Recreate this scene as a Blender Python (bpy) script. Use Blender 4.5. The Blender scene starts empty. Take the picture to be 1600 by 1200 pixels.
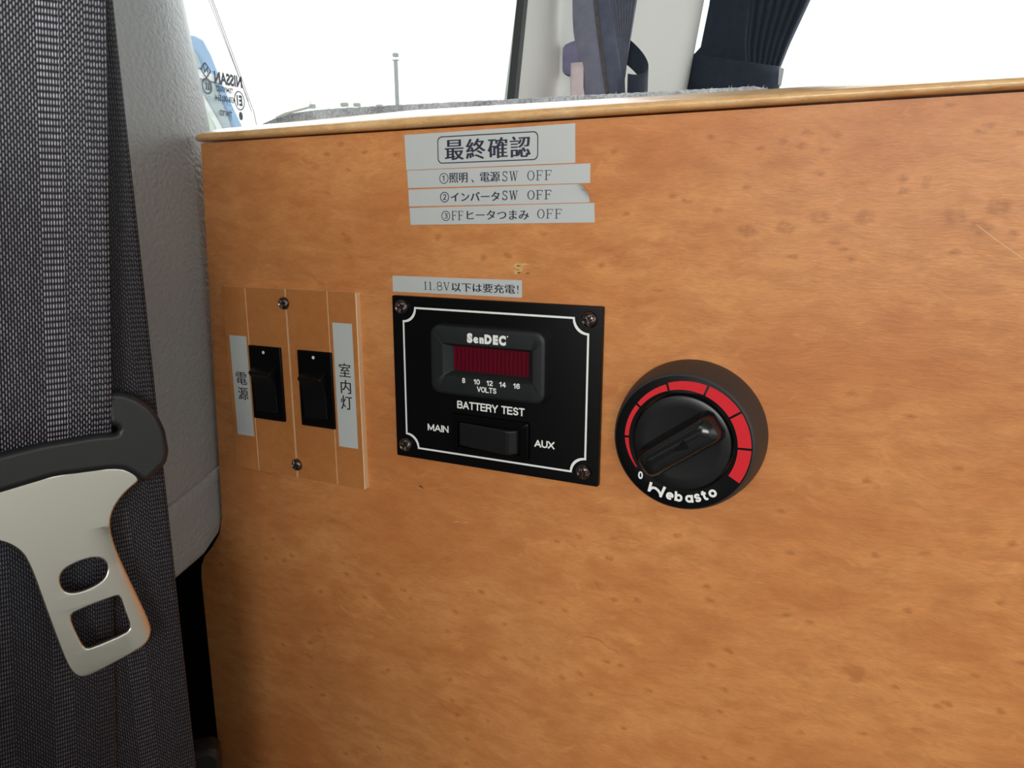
import bpy, bmesh, math, random
from mathutils import Vector, Matrix

random.seed(7)
PI = math.pi
scene = bpy.context.scene
COL = scene.collection
MM = 0.001

# ------------------------------------------------------------------ camera, sky, lights, exposure
cam_d = bpy.data.cameras.new('camera')
cam_d.sensor_width = 36.0
cam_d.lens = 1179.64 / 1600 * 36.0
cam_d.clip_start = 0.005
cam_d.clip_end = 500
cam = bpy.data.objects.new('camera', cam_d)
COL.objects.link(cam)
cam.location = (0.13857, -0.27404, 0.06867)
cam.rotation_euler = (1.35363, 0.00479, 0.44225)
scene.camera = cam

vs = scene.view_settings
vs.view_transform = 'Standard'
vs.look = 'None'
vs.gamma = 1.0
vs.use_curve_mapping = False
vs.exposure = 0.2

world = bpy.data.worlds.new('overcast_sky')
scene.world = world
world.use_nodes = True
wn = world.node_tree.nodes
wn['Background'].inputs[0].default_value = (0.96, 0.985, 1.0, 1)
wn['Background'].inputs[1].default_value = 1.12


def area(name, loc, target, sx, sy, power, col=(1, 1, 1)):
    d = bpy.data.lights.new(name, 'AREA')
    d.shape = 'RECTANGLE'
    d.size, d.size_y, d.energy, d.color = sx, sy, power, col
    o = bpy.data.objects.new(name, d)
    COL.objects.link(o)
    o.location = loc
    o.rotation_euler = (Vector(target) - Vector(loc)).to_track_quat('-Z', 'Y').to_euler()
    return o


# daylight entering through the sliding-door window opposite, the windshield and the near side window
area('daylight_driver_window', (-0.235, -0.96, 0.36), (0.25, 0.0, -0.05), 0.70, 0.46, 1.2, (1.0, 0.99, 0.97))
area('daylight_windshield', (0.50, -2.05, 0.42), (0.05, 0.0, 0.0), 1.3, 0.5, 23.5, (1.0, 0.985, 0.96))
area('daylight_right_windows', (1.22, -0.55, 0.36), (0.1, -0.1, 0.0), 1.0, 0.44, 0.6, (1.0, 0.985, 0.96))
area('daylight_side_window', (-0.235, 0.30, 0.40), (0.6, -0.2, 0.1), 0.50, 0.40, 1.7, (0.93, 0.97, 1.0))
area('daylight_rear_window', (0.50, 1.295, 0.45), (0.40, 0.0, 0.30), 1.3, 0.44, 5.5, (0.97, 0.99, 1.0))


# ------------------------------------------------------------------ materials
def new_mat(name):
    m = bpy.data.materials.new(name)
    m.use_nodes = True
    nt = m.node_tree
    return m, nt, nt.nodes['Principled BSDF']


def simple(name, col, rough=0.5, metal=0.0, spec=0.5, bump=None, coat=0.0, var=0.0):
    m, nt, b = new_mat(name)
    b.inputs['Base Color'].default_value = (*col, 1)
    b.inputs['Roughness'].default_value = rough
    b.inputs['Metallic'].default_value = metal
    b.inputs['Specular IOR Level'].default_value = spec
    b.inputs['Coat Weight'].default_value = coat
    tc = nt.nodes.new('ShaderNodeTexCoord')
    n = nt.nodes.new('ShaderNodeTexNoise')
    n.inputs['Scale'].default_value = bump[0] if bump else 300
    n.inputs['Detail'].default_value = 3
    nt.links.new(tc.outputs['Object'], n.inputs['Vector'])
    if bump:
        bp = nt.nodes.new('ShaderNodeBump')
        bp.inputs['Strength'].default_value = bump[1]
        bp.inputs['Distance'].default_value = bump[2]
        nt.links.new(n.outputs['Fac'], bp.inputs['Height'])
        nt.links.new(bp.outputs['Normal'], b.inputs['Normal'])
    if var:
        mx = nt.nodes.new('ShaderNodeMix')
        mx.data_type = 'RGBA'
        mx.inputs[6].default_value = (*[c * (1 - var) for c in col], 1)
        mx.inputs[7].default_value = (*[min(1, c * (1 + var)) for c in col], 1)
        nt.links.new(n.outputs['Fac'], mx.inputs[0])
        nt.links.new(mx.outputs[2], b.inputs['Base Color'])
    return m


# bird's-eye positions in the veneer (millimetres on the front panel)
EYES = [(88,71),(98,64),(111,65),(121,68),(134,68),(145,76),(145,80),(176,63),(129,58),(126,60),(132,55),(161,57),(97,78),(120,82),(114,55),(166,95),(164,93),(174,92),(101,91),(114,91),(108,93),(50,92),(84,95),(124,94),(115,95),(121,89),(72,76),(77,74),(55,70),(155,101),(-80,96),(-72,100),(-60,96),(-44,94),(-69,89),(22,63),(-25,61),(-4,53),(7,54),(46,51),(29,-64),(39,-60),(52,-67),(-7,-95),(-49,-103),(-45,-107),(-21,-108),(22,-94),(33,-95),(4,-108),(54,-85),(64,-83),(91,-71),(93,-76),(-25,-119),(4,-125),(20,-121),(52,-114),(58,-114),(32,-127),(40,-123),(-25,-144),(45,-131),(70,-122),(95,-104),(101,-96),(100,-113),(99,-123),(-24,-155),(-21,-162),(-16,-173),(60,-143),(79,-52),(-60,-149),(-5,-160),(-17,-187),(94,-146),(112,-140),(-128,-92),(-134,-104),(-121,-103),(-116,-99),(-99,-115),(-72,-112),(-82,-102),(-63,-98),(-127,-152),(-108,-146),(-110,-172),(-102,-175),(-63,-151),(-81,-182),(-89,-206),(-68,-195),(-166,-114),(136,10),(154,4),(143,-20),(148,-47),(163,-43),(121,-76),(129,-77),(160,-65),(186,-56),(175,-97),(191,-95),(172,-99),(150,-117),(129,-123),(169,-12),(120,-51),(187,-35),(194,-76),(182,-84),(159,-95),(116,-36)]
BIG_EYES = [(160, 68), (171, 71), (167, 65), (98, 64), (111, 65), (121, 68), (134, 68)]


def wood(name, light, dark, red, eyes=False, grain_axis='X', scale=1.0, rough=0.42, contrast=1.0, spec=0.35, coat=0.25, off=(0.0, 0.0, 0.0)):
    m, nt, b = new_mat(name)
    N, L = nt.nodes, nt.links
    tc = N.new('ShaderNodeTexCoord')
    P = tc.outputs['Object']
    shift = N.new('ShaderNodeVectorMath')
    shift.operation = 'ADD'
    shift.inputs[1].default_value = off
    L.new(P, shift.inputs[0])

    def noise(vec, sc, det=4, rg=0.55, dist=0.0):
        n = N.new('ShaderNodeTexNoise')
        n.inputs['Scale'].default_value = sc
        n.inputs['Detail'].default_value = det
        n.inputs['Roughness'].default_value = rg
        n.inputs['Distortion'].default_value = dist
        L.new(vec, n.inputs['Vector'])
        return n

    def vmath(op, a, v):
        n = N.new('ShaderNodeVectorMath')
        n.operation = op
        L.new(a, n.inputs[0])
        n.inputs[1].default_value = v
        return n.outputs[0]

    def math_(op, a, bb, c=None, clamp=False):
        n = N.new('ShaderNodeMath')
        n.operation = op
        n.use_clamp = clamp
        for i, v in enumerate((a, bb, c)):
            if v is None:
                continue
            if isinstance(v, (int, float)):
                n.inputs[i].default_value = v
            else:
                L.new(v, n.inputs[i])
        return n.outputs[0]

    def mixc(f, a, c2):
        n = N.new('ShaderNodeMix')
        n.data_type = 'RGBA'
        L.new(f, n.inputs[0])
        for s, v in ((6, a), (7, c2)):
            if isinstance(v, tuple):
                n.inputs[s].default_value = (*v, 1)
            else:
                L.new(v, n.inputs[s])
        return n.outputs[2]

    def ramp(v, lo, hi, a=0.0, c2=1.0):
        n = N.new('ShaderNodeMapRange')
        n.interpolation_type = 'SMOOTHSTEP'
        L.new(v, n.inputs[0])
        n.inputs[1].default_value, n.inputs[2].default_value = lo, hi
        n.inputs[3].default_value, n.inputs[4].default_value = a, c2
        return n.outputs[0]

    st = {'X': (0.32, 1, 1), 'Y': (1, 0.22, 1), 'Z': (1, 1, 0.32)}[grain_axis]
    st2 = {'X': (0.14, 1, 1), 'Y': (1, 0.06, 1), 'Z': (1, 1, 0.06)}[grain_axis]
    warp = noise(P, 22 * scale, 3)
    wv = N.new('ShaderNodeVectorMath')
    wv.operation = 'MULTIPLY_ADD'
    L.new(warp.outputs['Color'], wv.inputs[0])
    wv.inputs[1].default_value = (0.012 / scale,) * 3
    L.new(shift.outputs[0], wv.inputs[2])
    W = wv.outputs[0]
    blotch = ramp(noise(vmath('MULTIPLY', W, (0.55, 1, 1)), 26 * scale, 4, 0.6).outputs['Fac'], 0.36, 0.68)
    streak = ramp(noise(vmath('MULTIPLY', W, st), 230 * scale, 4, 0.6).outputs['Fac'], 0.35, 0.7)
    fine = noise(vmath('MULTIPLY', W, st2), 1900 * scale, 3, 0.65).outputs['Fac']
    spots = ramp(noise(vmath('MULTIPLY', W, st), 140 * scale, 3, 0.55, 0.8).outputs['Fac'], 0.64, 0.76)
    pale = ramp(noise(vmath('MULTIPLY', W, (0.6, 1, 1)), 90 * scale, 3, 0.6, 1.2).outputs['Fac'], 0.6, 0.78)
    c = mixc(math_('MULTIPLY', blotch, 0.75 * contrast), light, red)
    blot2 = ramp(noise(vmath('MULTIPLY', W, (0.5, 1, 1)), 85 * scale, 5, 0.65, 0.6).outputs['Fac'], 0.42, 0.66)
    c = mixc(math_('MULTIPLY', blot2, 0.42 * contrast), c, red)
    flame = ramp(noise(vmath('MULTIPLY', W, (0.35, 1, 1)), 48 * scale, 6, 0.7, 1.5).outputs['Fac'], 0.55, 0.72)
    c = mixc(math_('MULTIPLY', flame, 0.35 * contrast), c, tuple(0.5 * (p_ + q_) for p_, q_ in zip(red, dark)))
    c = mixc(math_('MULTIPLY', streak, 0.28 * contrast), c, dark)
    c = mixc(math_('MULTIPLY', spots, 0.42 * contrast), c, dark)
    c = mixc(math_('MULTIPLY', pale, 0.30 * contrast), c, tuple(min(1, x * 1.28) for x in light))
    if eyes:
        ew = noise(P, 260, 2)
        ev = N.new('ShaderNodeVectorMath')
        ev.operation = 'MULTIPLY_ADD'
        L.new(ew.outputs['Color'], ev.inputs[0])
        ev.inputs[1].default_value = (0.0030, 0.0030, 0.0030)
        L.new(P, ev.inputs[2])
        Q = vmath('MULTIPLY', ev.outputs[0], (0.62, 0.0, 1.0))

        def chain(pts):
            acc = None
            for (ex, ez) in pts:
                n = N.new('ShaderNodeVectorMath')
                n.operation = 'DISTANCE'
                L.new(Q, n.inputs[0])
                n.inputs[1].default_value = ((ex + 1.5) * MM * 0.62, 0.0, (ez + 1.5) * MM)
                acc = n.outputs['Value'] if acc is None else math_('MINIMUM', acc, n.outputs['Value'])
            return acc
        small = chain(EYES)
        big = chain(BIG_EYES)
        e1 = ramp(small, 0.0002, 0.0016, 1.0, 0.0)
        e2 = ramp(big, 0.0009, 0.0031, 1.0, 0.0)
        e2c = ramp(big, 0.0001, 0.0012, 0.45, 1.0)
        e2 = math_('MULTIPLY', e2, e2c)
        halo = ramp(small, 0.0016, 0.0060, 0.24, 0.0)
        wob = ramp(noise(P, 420, 2).outputs['Fac'], 0.3, 0.55, 0.45, 1.0)
        eye = math_('MULTIPLY', math_('MAXIMUM', e1, e2), wob)
        c = mixc(halo, c, tuple(min(1, x * 1.15) for x in light))
        c = mixc(math_('MULTIPLY', eye, 0.50), c, tuple(x * 0.75 for x in dark))
    c = mixc(ramp(fine, 0.3, 0.7, 0.0, 0.22 * contrast), c, dark)
    L.new(c, b.inputs['Base Color'])
    b.inputs['Roughness'].default_value = rough
    b.inputs['Specular IOR Level'].default_value = spec
    b.inputs['Coat Weight'].default_value = coat
    b.inputs['Coat Roughness'].default_value = 0.22
    bp = N.new('ShaderNodeBump')
    bp.inputs['Strength'].default_value = 0.35
    bp.inputs['Distance'].default_value = 0.0002
    L.new(math_('ADD', fine, noise(vmath('MULTIPLY', W, st), 500 * scale, 2).outputs['Fac']), bp.inputs['Height'])
    L.new(bp.outputs['Normal'], b.inputs['Normal'])
    L.new(bp.outputs['Normal'], b.inputs['Coat Normal'])
    return m


M_PANEL = wood('birdseye_maple_veneer', (0.66, 0.290, 0.098), (0.34, 0.110, 0.030), (0.54, 0.198, 0.060), eyes=True, spec=0.22, coat=0.10, contrast=1.15, off=(0.0, 0.0, 0.0))
M_PLATE = wood('switch_plate_veneer', (0.53, 0.215, 0.062), (0.30, 0.10, 0.028), (0.45, 0.165, 0.045), grain_axis='Z', contrast=0.8, spec=0.22, coat=0.08)
M_TRIM = wood('oiled_oak_edge', (0.90, 0.60, 0.29), (0.38, 0.165, 0.055), (0.78, 0.45, 0.18), grain_axis='X', scale=1.3, rough=0.3, contrast=1.25, spec=0.5, coat=0.5)
M_PLY = simple('pale_plywood_edge', (0.74, 0.50, 0.28), 0.6, bump=(900, 0.2, 0.0002), var=0.12)
M_TAPE = simple('white_label_tape', (0.50, 0.525, 0.51), 0.28, spec=0.5, bump=(120, 0.12, 0.0006), var=0.02)
M_INK = simple('navy_black_ink', (0.012, 0.012, 0.035), 0.45)
M_INKB = simple('black_ink', (0.01, 0.01, 0.012), 0.45)
M_WHITE = simple('white_print', (0.80, 0.82, 0.78), 0.5)
M_BLACKPLATE = simple('satin_black_plate', (0.003, 0.003, 0.0035), 0.36, spec=0.16, bump=(2500, 0.1, 0.0001))
M_BLACKPL = simple('black_grained_plastic', (0.012, 0.0135, 0.0145), 0.46, spec=0.32, bump=(2600, 0.45, 0.00018))
M_GLOSSBL = simple('glossy_black_plastic', (0.008, 0.009, 0.009), 0.30, spec=0.42, bump=(3000, 0.12, 0.0001))
M_SWBL = simple('switch_black_plastic', (0.002, 0.002, 0.0025), 0.38, spec=0.12, bump=(2500, 0.15, 0.0001))
M_GRIP = simple('polished_black_grip', (0.008, 0.009, 0.009), 0.17, spec=0.55, bump=(3000, 0.05, 0.0001))
M_SWGL = simple('black_lever_plastic', (0.004, 0.004, 0.0045), 0.30, spec=0.22, bump=(3000, 0.1, 0.0001))
M_SKIRT = simple('matte_brown_black_plastic', (0.035, 0.030, 0.028), 0.55, bump=(4000, 0.25, 0.0001))
M_SCREW = simple('bronzed_black_screw', (0.16, 0.13, 0.12), 0.30, metal=1.0, bump=(900, 0.15, 0.0001))
M_RED = simple('red_scale_paint', (0.62, 0.020, 0.028), 0.6, spec=0.15)
M_STEEL = simple('polished_steel', (0.70, 0.69, 0.62), 0.24, metal=1.0, bump=(140, 0.05, 0.0004))
M_CAP = simple('moulded_black_cover', (0.017, 0.018, 0.019), 0.36, bump=(3500, 0.25, 0.0001))
M_VOID = simple('black_gap_shade', (0.004, 0.004, 0.004), 0.9, spec=0.1)  # black stands in for deep shade in the gap beside the cabinet
M_RUBBER = simple('black_window_rubber', (0.012, 0.012, 0.013), 0.6)
M_TRIMGREY = simple('grey_interior_trim', (0.74, 0.745, 0.70), 0.65, bump=(700, 0.25, 0.0003), var=0.04)
M_CEIL = simple('pale_grey_headliner', (0.32, 0.315, 0.30), 0.85, bump=(900, 0.3, 0.0005))
M_FLOOR = simple('dark_vinyl_floor', (0.07, 0.06, 0.055), 0.6, bump=(200, 0.3, 0.0005))
M_GROUND = simple('asphalt', (0.18, 0.18, 0.18), 0.9, bump=(20, 0.4, 0.01))
M_SCRATCH = simple('pale_scratched_wood', (0.70, 0.42, 0.21), 0.6)
M_NICK = simple('raw_chipped_wood', (0.62, 0.38, 0.14), 0.7, var=0.35, bump=(1500, 0.6, 0.0003))
M_NICKD = simple('dark_chip_edge', (0.10, 0.04, 0.015), 0.8)  # dark slivers set along the torn chips


def lens_mat():
    m, nt, b = new_mat('dark_red_display_lens')
    tc = nt.nodes.new('ShaderNodeTexCoord')
    w = nt.nodes.new('ShaderNodeTexWave')
    w.inputs['Scale'].default_value = 170
    w.inputs['Distortion'].default_value = 1.5
    w.inputs['Detail Scale'].default_value = 2
    nt.links.new(tc.outputs['Object'], w.inputs['Vector'])
    mx = nt.nodes.new('ShaderNodeMix')
    mx.data_type = 'RGBA'
    mx.inputs[6].default_value = (0.058, 0.0012, 0.006, 1)
    mx.inputs[7].default_value = (0.105, 0.003, 0.011, 1)
    nt.links.new(w.outputs['Fac'], mx.inputs[0])
    nt.links.new(mx.outputs[2], b.inputs['Base Color'])
    b.inputs['Roughness'].default_value = 0.35
    b.inputs['Specular IOR Level'].default_value = 0.18
    return m


M_LENS = lens_mat()


def leather_mat():
    m, nt, b = new_mat('grained_grey_plastic')
    b.inputs['Base Color'].default_value = (0.32, 0.332, 0.33, 1)
    b.inputs['Roughness'].default_value = 0.52
    tc = nt.nodes.new('ShaderNodeTexCoord')
    n = nt.nodes.new('ShaderNodeTexNoise')
    n.inputs['Scale'].default_value = 260
    nt.links.new(tc.outputs['Object'], n.inputs['Vector'])
    ad = nt.nodes.new('ShaderNodeVectorMath')
    ad.operation = 'MULTIPLY_ADD'
    nt.links.new(n.outputs['Color'], ad.inputs[0])
    ad.inputs[1].default_value = (0.0022,) * 3
    nt.links.new(tc.outputs['Object'], ad.inputs[2])
    v = nt.nodes.new('ShaderNodeTexVoronoi')
    v.feature = 'SMOOTH_F1'
    v.inputs['Scale'].default_value = 520
    nt.links.new(ad.outputs[0], v.inputs['Vector'])
    bp = nt.nodes.new('ShaderNodeBump')
    bp.invert = True
    bp.inputs['Strength'].default_value = 0.55
    bp.inputs['Distance'].default_value = 0.0009
    nt.links.new(v.outputs['Distance'], bp.inputs['Height'])
    nt.links.new(bp.outputs['Normal'], b.inputs['Normal'])
    return m


M_LEATHER = leather_mat()


def webbing_mat(name, thread, dark, cu, cv, bands=True):
    """woven webbing driven by a UV map measured in millimetres (u across, v along)"""
    m, nt, b = new_mat(name)
    N, L = nt.nodes, nt.links
    uv = N.new('ShaderNodeUVMap')
    uv.uv_map = 'weave'
    sep = N.new('ShaderNodeSeparateXYZ')
    L.new(uv.outputs[0], sep.inputs[0])

    def ma(op, a, bb=None, c=None, clamp=False):
        n = N.new('ShaderNodeMath')
        n.operation = op
        n.use_clamp = clamp
        for i, v in enumerate((a, bb, c)):
            if v is None:
                continue
            if isinstance(v, (int, float)):
                n.inputs[i].default_value = v
            else:
                L.new(v, n.inputs[i])
        return n.outputs[0]
    U, V = sep.outputs[0], sep.outputs[1]
    nz = N.new('ShaderNodeTexNoise')
    nz.inputs['Scale'].default_value = 0.9
    L.new(uv.outputs[0], nz.inputs['Vector'])
    jit = ma('MULTIPLY_ADD', nz.outputs['Fac'], 0.5, -0.25)
    cu_ = ma('DIVIDE', U, cu)
    col = ma('FLOOR', cu_)
    fu = ma('SUBTRACT', ma('FRACT', cu_), 0.5)
    odd = ma('MODULO', ma('ABSOLUTE', col), 2.0)
    # narrow edge bands: rows aligned; wide bands: staggered rows
    ramp = N.new('ShaderNodeValToRGB')
    ramp.color_ramp.interpolation = 'CONSTANT'
    els = ramp.color_ramp.elements
    stops = [(0.0, 0.25, 0.8), (0.14, 0.0, 1.0), (0.28, 1.0, 0.72), (0.56, 0.0, 1.12), (0.70, 0.8, 0.78), (0.86, 0.25, 0.70)]
    while len(els) < len(stops):
        els.new(0.5)
    for e, (p_, st, br) in zip(els, stops):
        e.position = p_
        e.color = (st, br * 0.5, 0, 1)
    L.new(ma('DIVIDE', ma('ADD', U, 47.0), 47.0, clamp=True), ramp.inputs[0])
    rs = N.new('ShaderNodeSeparateColor')
    L.new(ramp.outputs[0], rs.inputs[0])
    off = ma('MULTIPLY', ma('MULTIPLY', odd, 0.5), rs.outputs[0])
    cv_ = ma('ADD', ma('ADD', ma('DIVIDE', V, cv), off), ma('MULTIPLY', jit, 0.35))
    fv = ma('SUBTRACT', ma('FRACT', cv_), 0.5)
    d = ma('SQRT', ma('ADD', ma('POWER', ma('MULTIPLY', fu, 2.2), 2.0), ma('POWER', ma('MULTIPLY', fv, 1.75), 2.0)))
    h = ma('SUBTRACT', 1.0, d, clamp=True)
    hs = N.new('ShaderNodeMapRange')
    hs.interpolation_type = 'SMOOTHSTEP'
    hs.inputs[1].default_value, hs.inputs[2].default_value = 0.15, 0.7
    L.new(h, hs.inputs[0])
    wv = N.new('ShaderNodeTexWhiteNoise')
    wv.noise_dimensions = '2D'
    cmb = N.new('ShaderNodeCombineXYZ')
    L.new(col, cmb.inputs[0])
    L.new(ma('FLOOR', cv_), cmb.inputs[1])
    L.new(cmb.outputs[0], wv.inputs['Vector'])
    fac = ma('MULTIPLY', ma('MULTIPLY', hs.outputs[0], ma('MULTIPLY_ADD', wv.outputs['Value'], 0.5, 0.6)), ma('MULTIPLY', rs.outputs[1], 1.7), clamp=True)
    mx = N.new('ShaderNodeMix')
    mx.data_type = 'RGBA'
    L.new(fac, mx.inputs[0])
    mx.inputs[6].default_value = (*dark, 1)
    mx.inputs[7].default_value = (*thread, 1)
    L.new(mx.outputs[2], b.inputs['Base Color'])
    b.inputs['Roughness'].default_value = 0.36
    b.inputs['Specular IOR Level'].default_value = 0.3
    b.inputs['Sheen Weight'].default_value = 0.05
    bp = N.new('ShaderNodeBump')
    bp.inputs['Strength'].default_value = 0.6
    bp.inputs['Distance'].default_value = 0.0004
    L.new(h, bp.inputs['Height'])
    L.new(bp.outputs['Normal'], b.inputs['Normal'])
    return m


M_WEB = webbing_mat('charcoal_webbing', (0.62, 0.61, 0.69), (0.004, 0.004, 0.009), 0.85, 2.15)
M_WEB2 = webbing_mat('charcoal_webbing_fine_shaded', (0.15, 0.148, 0.165), (0.005, 0.005, 0.009), 0.8, 1.75)  # finer weave, threads darkened to carry the shade on the lower belt


def fabric(name, c1, c2, scale=900, rough=0.85, sheen=0.3):
    m, nt, b = new_mat(name)
    tc = nt.nodes.new('ShaderNodeTexCoord')
    n = nt.nodes.new('ShaderNodeTexNoise')
    n.inputs['Scale'].default_value = scale
    n.inputs['Detail'].default_value = 4
    n2 = nt.nodes.new('ShaderNodeTexNoise')
    n2.inputs['Scale'].default_value = scale * 0.06
    nt.links.new(tc.outputs['Object'], n.inputs['Vector'])
    nt.links.new(tc.outputs['Object'], n2.inputs['Vector'])
    av = nt.nodes.new('ShaderNodeMath')
    av.operation = 'MULTIPLY_ADD'
    av.inputs[1].default_value = 0.5
    nt.links.new(n.outputs['Fac'], av.inputs[0])
    hf = nt.nodes.new('ShaderNodeMath')
    hf.operation = 'MULTIPLY'
    hf.inputs[1].default_value = 0.5
    nt.links.new(n2.outputs['Fac'], hf.inputs[0])
    nt.links.new(hf.outputs[0], av.inputs[2])
    mr = nt.nodes.new('ShaderNodeMapRange')
    mr.inputs[1].default_value, mr.inputs[2].default_value = 0.32, 0.68
    nt.links.new(av.outputs[0], mr.inputs[0])
    mx = nt.nodes.new('ShaderNodeMix')
    mx.data_type = 'RGBA'
    mx.inputs[6].default_value = (*c1, 1)
    mx.inputs[7].default_value = (*c2, 1)
    nt.links.new(mr.outputs[0], mx.inputs[0])
    nt.links.new(mx.outputs[2], b.inputs['Base Color'])
    b.inputs['Roughness'].default_value = rough
    b.inputs['Sheen Weight'].default_value = sheen
    bp = nt.nodes.new('ShaderNodeBump')
    bp.inputs['Strength'].default_value = 0.5
    bp.inputs['Distance'].default_value = 0.0006
    nt.links.new(n.outputs['Fac'], bp.inputs['Height'])
    nt.links.new(bp.outputs['Normal'], b.inputs['Normal'])
    return m


M_FELT = fabric('grey_felt_carpet', (0.16, 0.17, 0.19), (0.58, 0.63, 0.66), 900)
M_FUZZ = simple('pale_felt_fibre', (0.55, 0.58, 0.60), 0.9)
M_NAVY = fabric('navy_velour', (0.006, 0.013, 0.028), (0.014, 0.025, 0.045), 1200, sheen=0.08)
M_SLATE = fabric('slate_blue_velour', (0.055, 0.065, 0.105), (0.10, 0.115, 0.165), 1200)
M_LINING = fabric('lilac_grey_backlit_lining', (0.13, 0.14, 0.20), (0.20, 0.21, 0.27), 1200)  # lilac lining cloth, tone lifted for daylight coming through it
M_HEM = fabric('brown_grey_hem_stitching', (0.045, 0.04, 0.045), (0.11, 0.10, 0.10), 2500)
M_PINK = fabric('pale_pink_cloth', (0.62, 0.50, 0.52), (0.75, 0.66, 0.67), 1500)
M_PURPLE = fabric('purple_grey_cloth', (0.16, 0.155, 0.27), (0.22, 0.21, 0.33), 1500)
M_CLIP = simple('translucent_grey_clip', (0.40, 0.42, 0.44), 0.25)


def glass_mat():
    m = bpy.data.materials.new('thin_window_glass')
    m.use_nodes = True
    nt = m.node_tree
    nt.nodes.clear()
    o = nt.nodes.new('ShaderNodeOutputMaterial')
    t = nt.nodes.new('ShaderNodeBsdfTransparent')
    t.inputs[0].default_value = (0.95, 0.975, 0.96, 1)
    g = nt.nodes.new('ShaderNodeBsdfGlossy')
    g.inputs['Roughness'].default_value = 0.02
    x = nt.nodes.new('ShaderNodeMixShader')
    x.inputs[0].default_value = 0.04
    nt.links.new(t.outputs[0], x.inputs[1])
    nt.links.new(g.outputs[0], x.inputs[2])
    nt.links.new(x.outputs[0], o.inputs[0])
    return m


M_GLASS = glass_mat()


# ------------------------------------------------------------------ object helpers
def tag(o, label=None, cat=None, group=None, kind=None):
    for k, v in (('label', label), ('category', cat), ('group', group), ('kind', kind)):
        if v:
            o[k] = v
    return o


def link(o, parent=None):
    COL.objects.link(o)
    if parent:
        o.parent = parent
    return o


def empty(name, loc, rot=(0, 0, 0)):
    o = bpy.data.objects.new(name, None)
    o.empty_display_size = 0.01
    COL.objects.link(o)
    o.location = loc
    o.rotation_euler = rot
    return o


def obj(name, verts, faces, mat, parent=None, smooth=False, mats=None, fmat=None):
    me = bpy.data.meshes.new(name)
    me.from_pydata([tuple(v) for v in verts], [], faces)
    for mm in (mats or [mat]):
        me.materials.append(mm)
    if fmat:
        for p, i in zip(me.polygons, fmat):
            p.material_index = i
    bm = bmesh.new()
    bm.from_mesh(me)
    bmesh.ops.recalc_face_normals(bm, faces=bm.faces)
    bm.to_mesh(me)
    bm.free()
    if smooth:
        for p in me.polygons:
            p.use_smooth = True
        if smooth != 'all':
            me.set_sharp_from_angle(angle=math.radians(smooth if smooth is not True else 35))
    return link(bpy.data.objects.new(name, me), parent)


def bevel(o, w, seg=2):
    md = o.modifiers.new('bevel', 'BEVEL')
    md.width = w
    md.segments = seg
    md.limit_method = 'ANGLE'
    md.angle_limit = math.radians(40)
    return o


def box_vf(x0, x1, y0, y1, z0, z1):
    v = [(x, y, z) for z in (z0, z1) for y in (y0, y1) for x in (x0, x1)]
    f = [(0, 2, 3, 1), (4, 5, 7, 6), (0, 1, 5, 4), (2, 6, 7, 3), (0, 4, 6, 2), (1, 3, 7, 5)]
    return v, f


def box(name, x0, x1, y0, y1, z0, z1, mat, parent=None, bev=0.0):
    o = obj(name, *box_vf(x0, x1, y0, y1, z0, z1), mat, parent)
    if bev:
        bevel(o, bev, 3)
    return o


def boxes(name, bl, mat, parent=None):
    V, F = [], []
    for b in bl:
        v, f = box_vf(*b)
        F += [tuple(i + len(V) for i in q) for q in f]
        V += v
    return obj(name, V, F, mat, parent)


def rrect(x0, x1, z0, z1, r, n=6):
    pts = []
    for cx, cz, a0 in ((x1 - r, z1 - r, 0), (x0 + r, z1 - r, 90), (x0 + r, z0 + r, 180), (x1 - r, z0 + r, 270)):
        for i in range(n + 1):
            a = math.radians(a0 + 90 * i / n)
            pts.append((cx + r * math.cos(a), cz + r * math.sin(a)))
    return pts


def plate(name, outlines, h0, h1, mat, parent, bev=0.0, seg=2):
    """flat part cut from sheet: first outline is the edge, the rest are holes (mm); lies in local xy, h0..h1 thick"""
    cu = bpy.data.curves.new(name, 'CURVE')
    cu.dimensions = '2D'
    cu.fill_mode = 'BOTH'
    for o in outlines:
        s = cu.splines.new('POLY')
        s.points.add(len(o) - 1)
        for p, (x, y) in zip(s.points, o):
            p.co = (x * MM, y * MM, 0, 1)
        s.use_cyclic_u = True
    half = (h1 - h0) / 2 * MM
    cu.extrude = max(0.0, half - bev * MM)
    cu.bevel_depth = bev * MM
    cu.bevel_resolution = seg
    cu.offset = -bev * MM
    t = bpy.data.objects.new('tmp', cu)
    COL.objects.link(t)
    dg = bpy.context.evaluated_depsgraph_get()
    me = bpy.data.meshes.new_from_object(t.evaluated_get(dg))
    bpy.data.objects.remove(t)
    bpy.data.curves.remove(cu)
    me.name = name
    me.transform(Matrix.Translation((0, 0, (h0 + h1) / 2 * MM)))
    me.materials.clear()
    me.materials.append(mat)
    bm = bmesh.new()
    bm.from_mesh(me)
    bmesh.ops.remove_doubles(bm, verts=bm.verts, dist=1e-7)
    bm.to_mesh(me)
    bm.free()
    for p in me.polygons:
        p.use_smooth = True
    me.set_sharp_from_angle(angle=math.radians(30))
    return link(bpy.data.objects.new(name, me), parent)


def loft(name, rings, mat, parent, cap0=False, cap1=True, smooth=35):
    """rings: list of (points mm, height mm)"""
    V, F = [], []
    n = len(rings[0][0])
    for pts, h in rings:
        V += [(x * MM, y * MM, h * MM) for x, y in pts]
    for k in range(len(rings) - 1):
        for i in range(n):
            j = (i + 1) % n
            F.append((k * n + i, k * n + j, (k + 1) * n + j, (k + 1) * n + i))
    if cap0:
        F.append(tuple(range(n - 1, -1, -1)))
    if cap1:
        F.append(tuple((len(rings) - 1) * n + i for i in range(n)))
    return obj(name, V, F, mat, parent, smooth=smooth)


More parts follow.
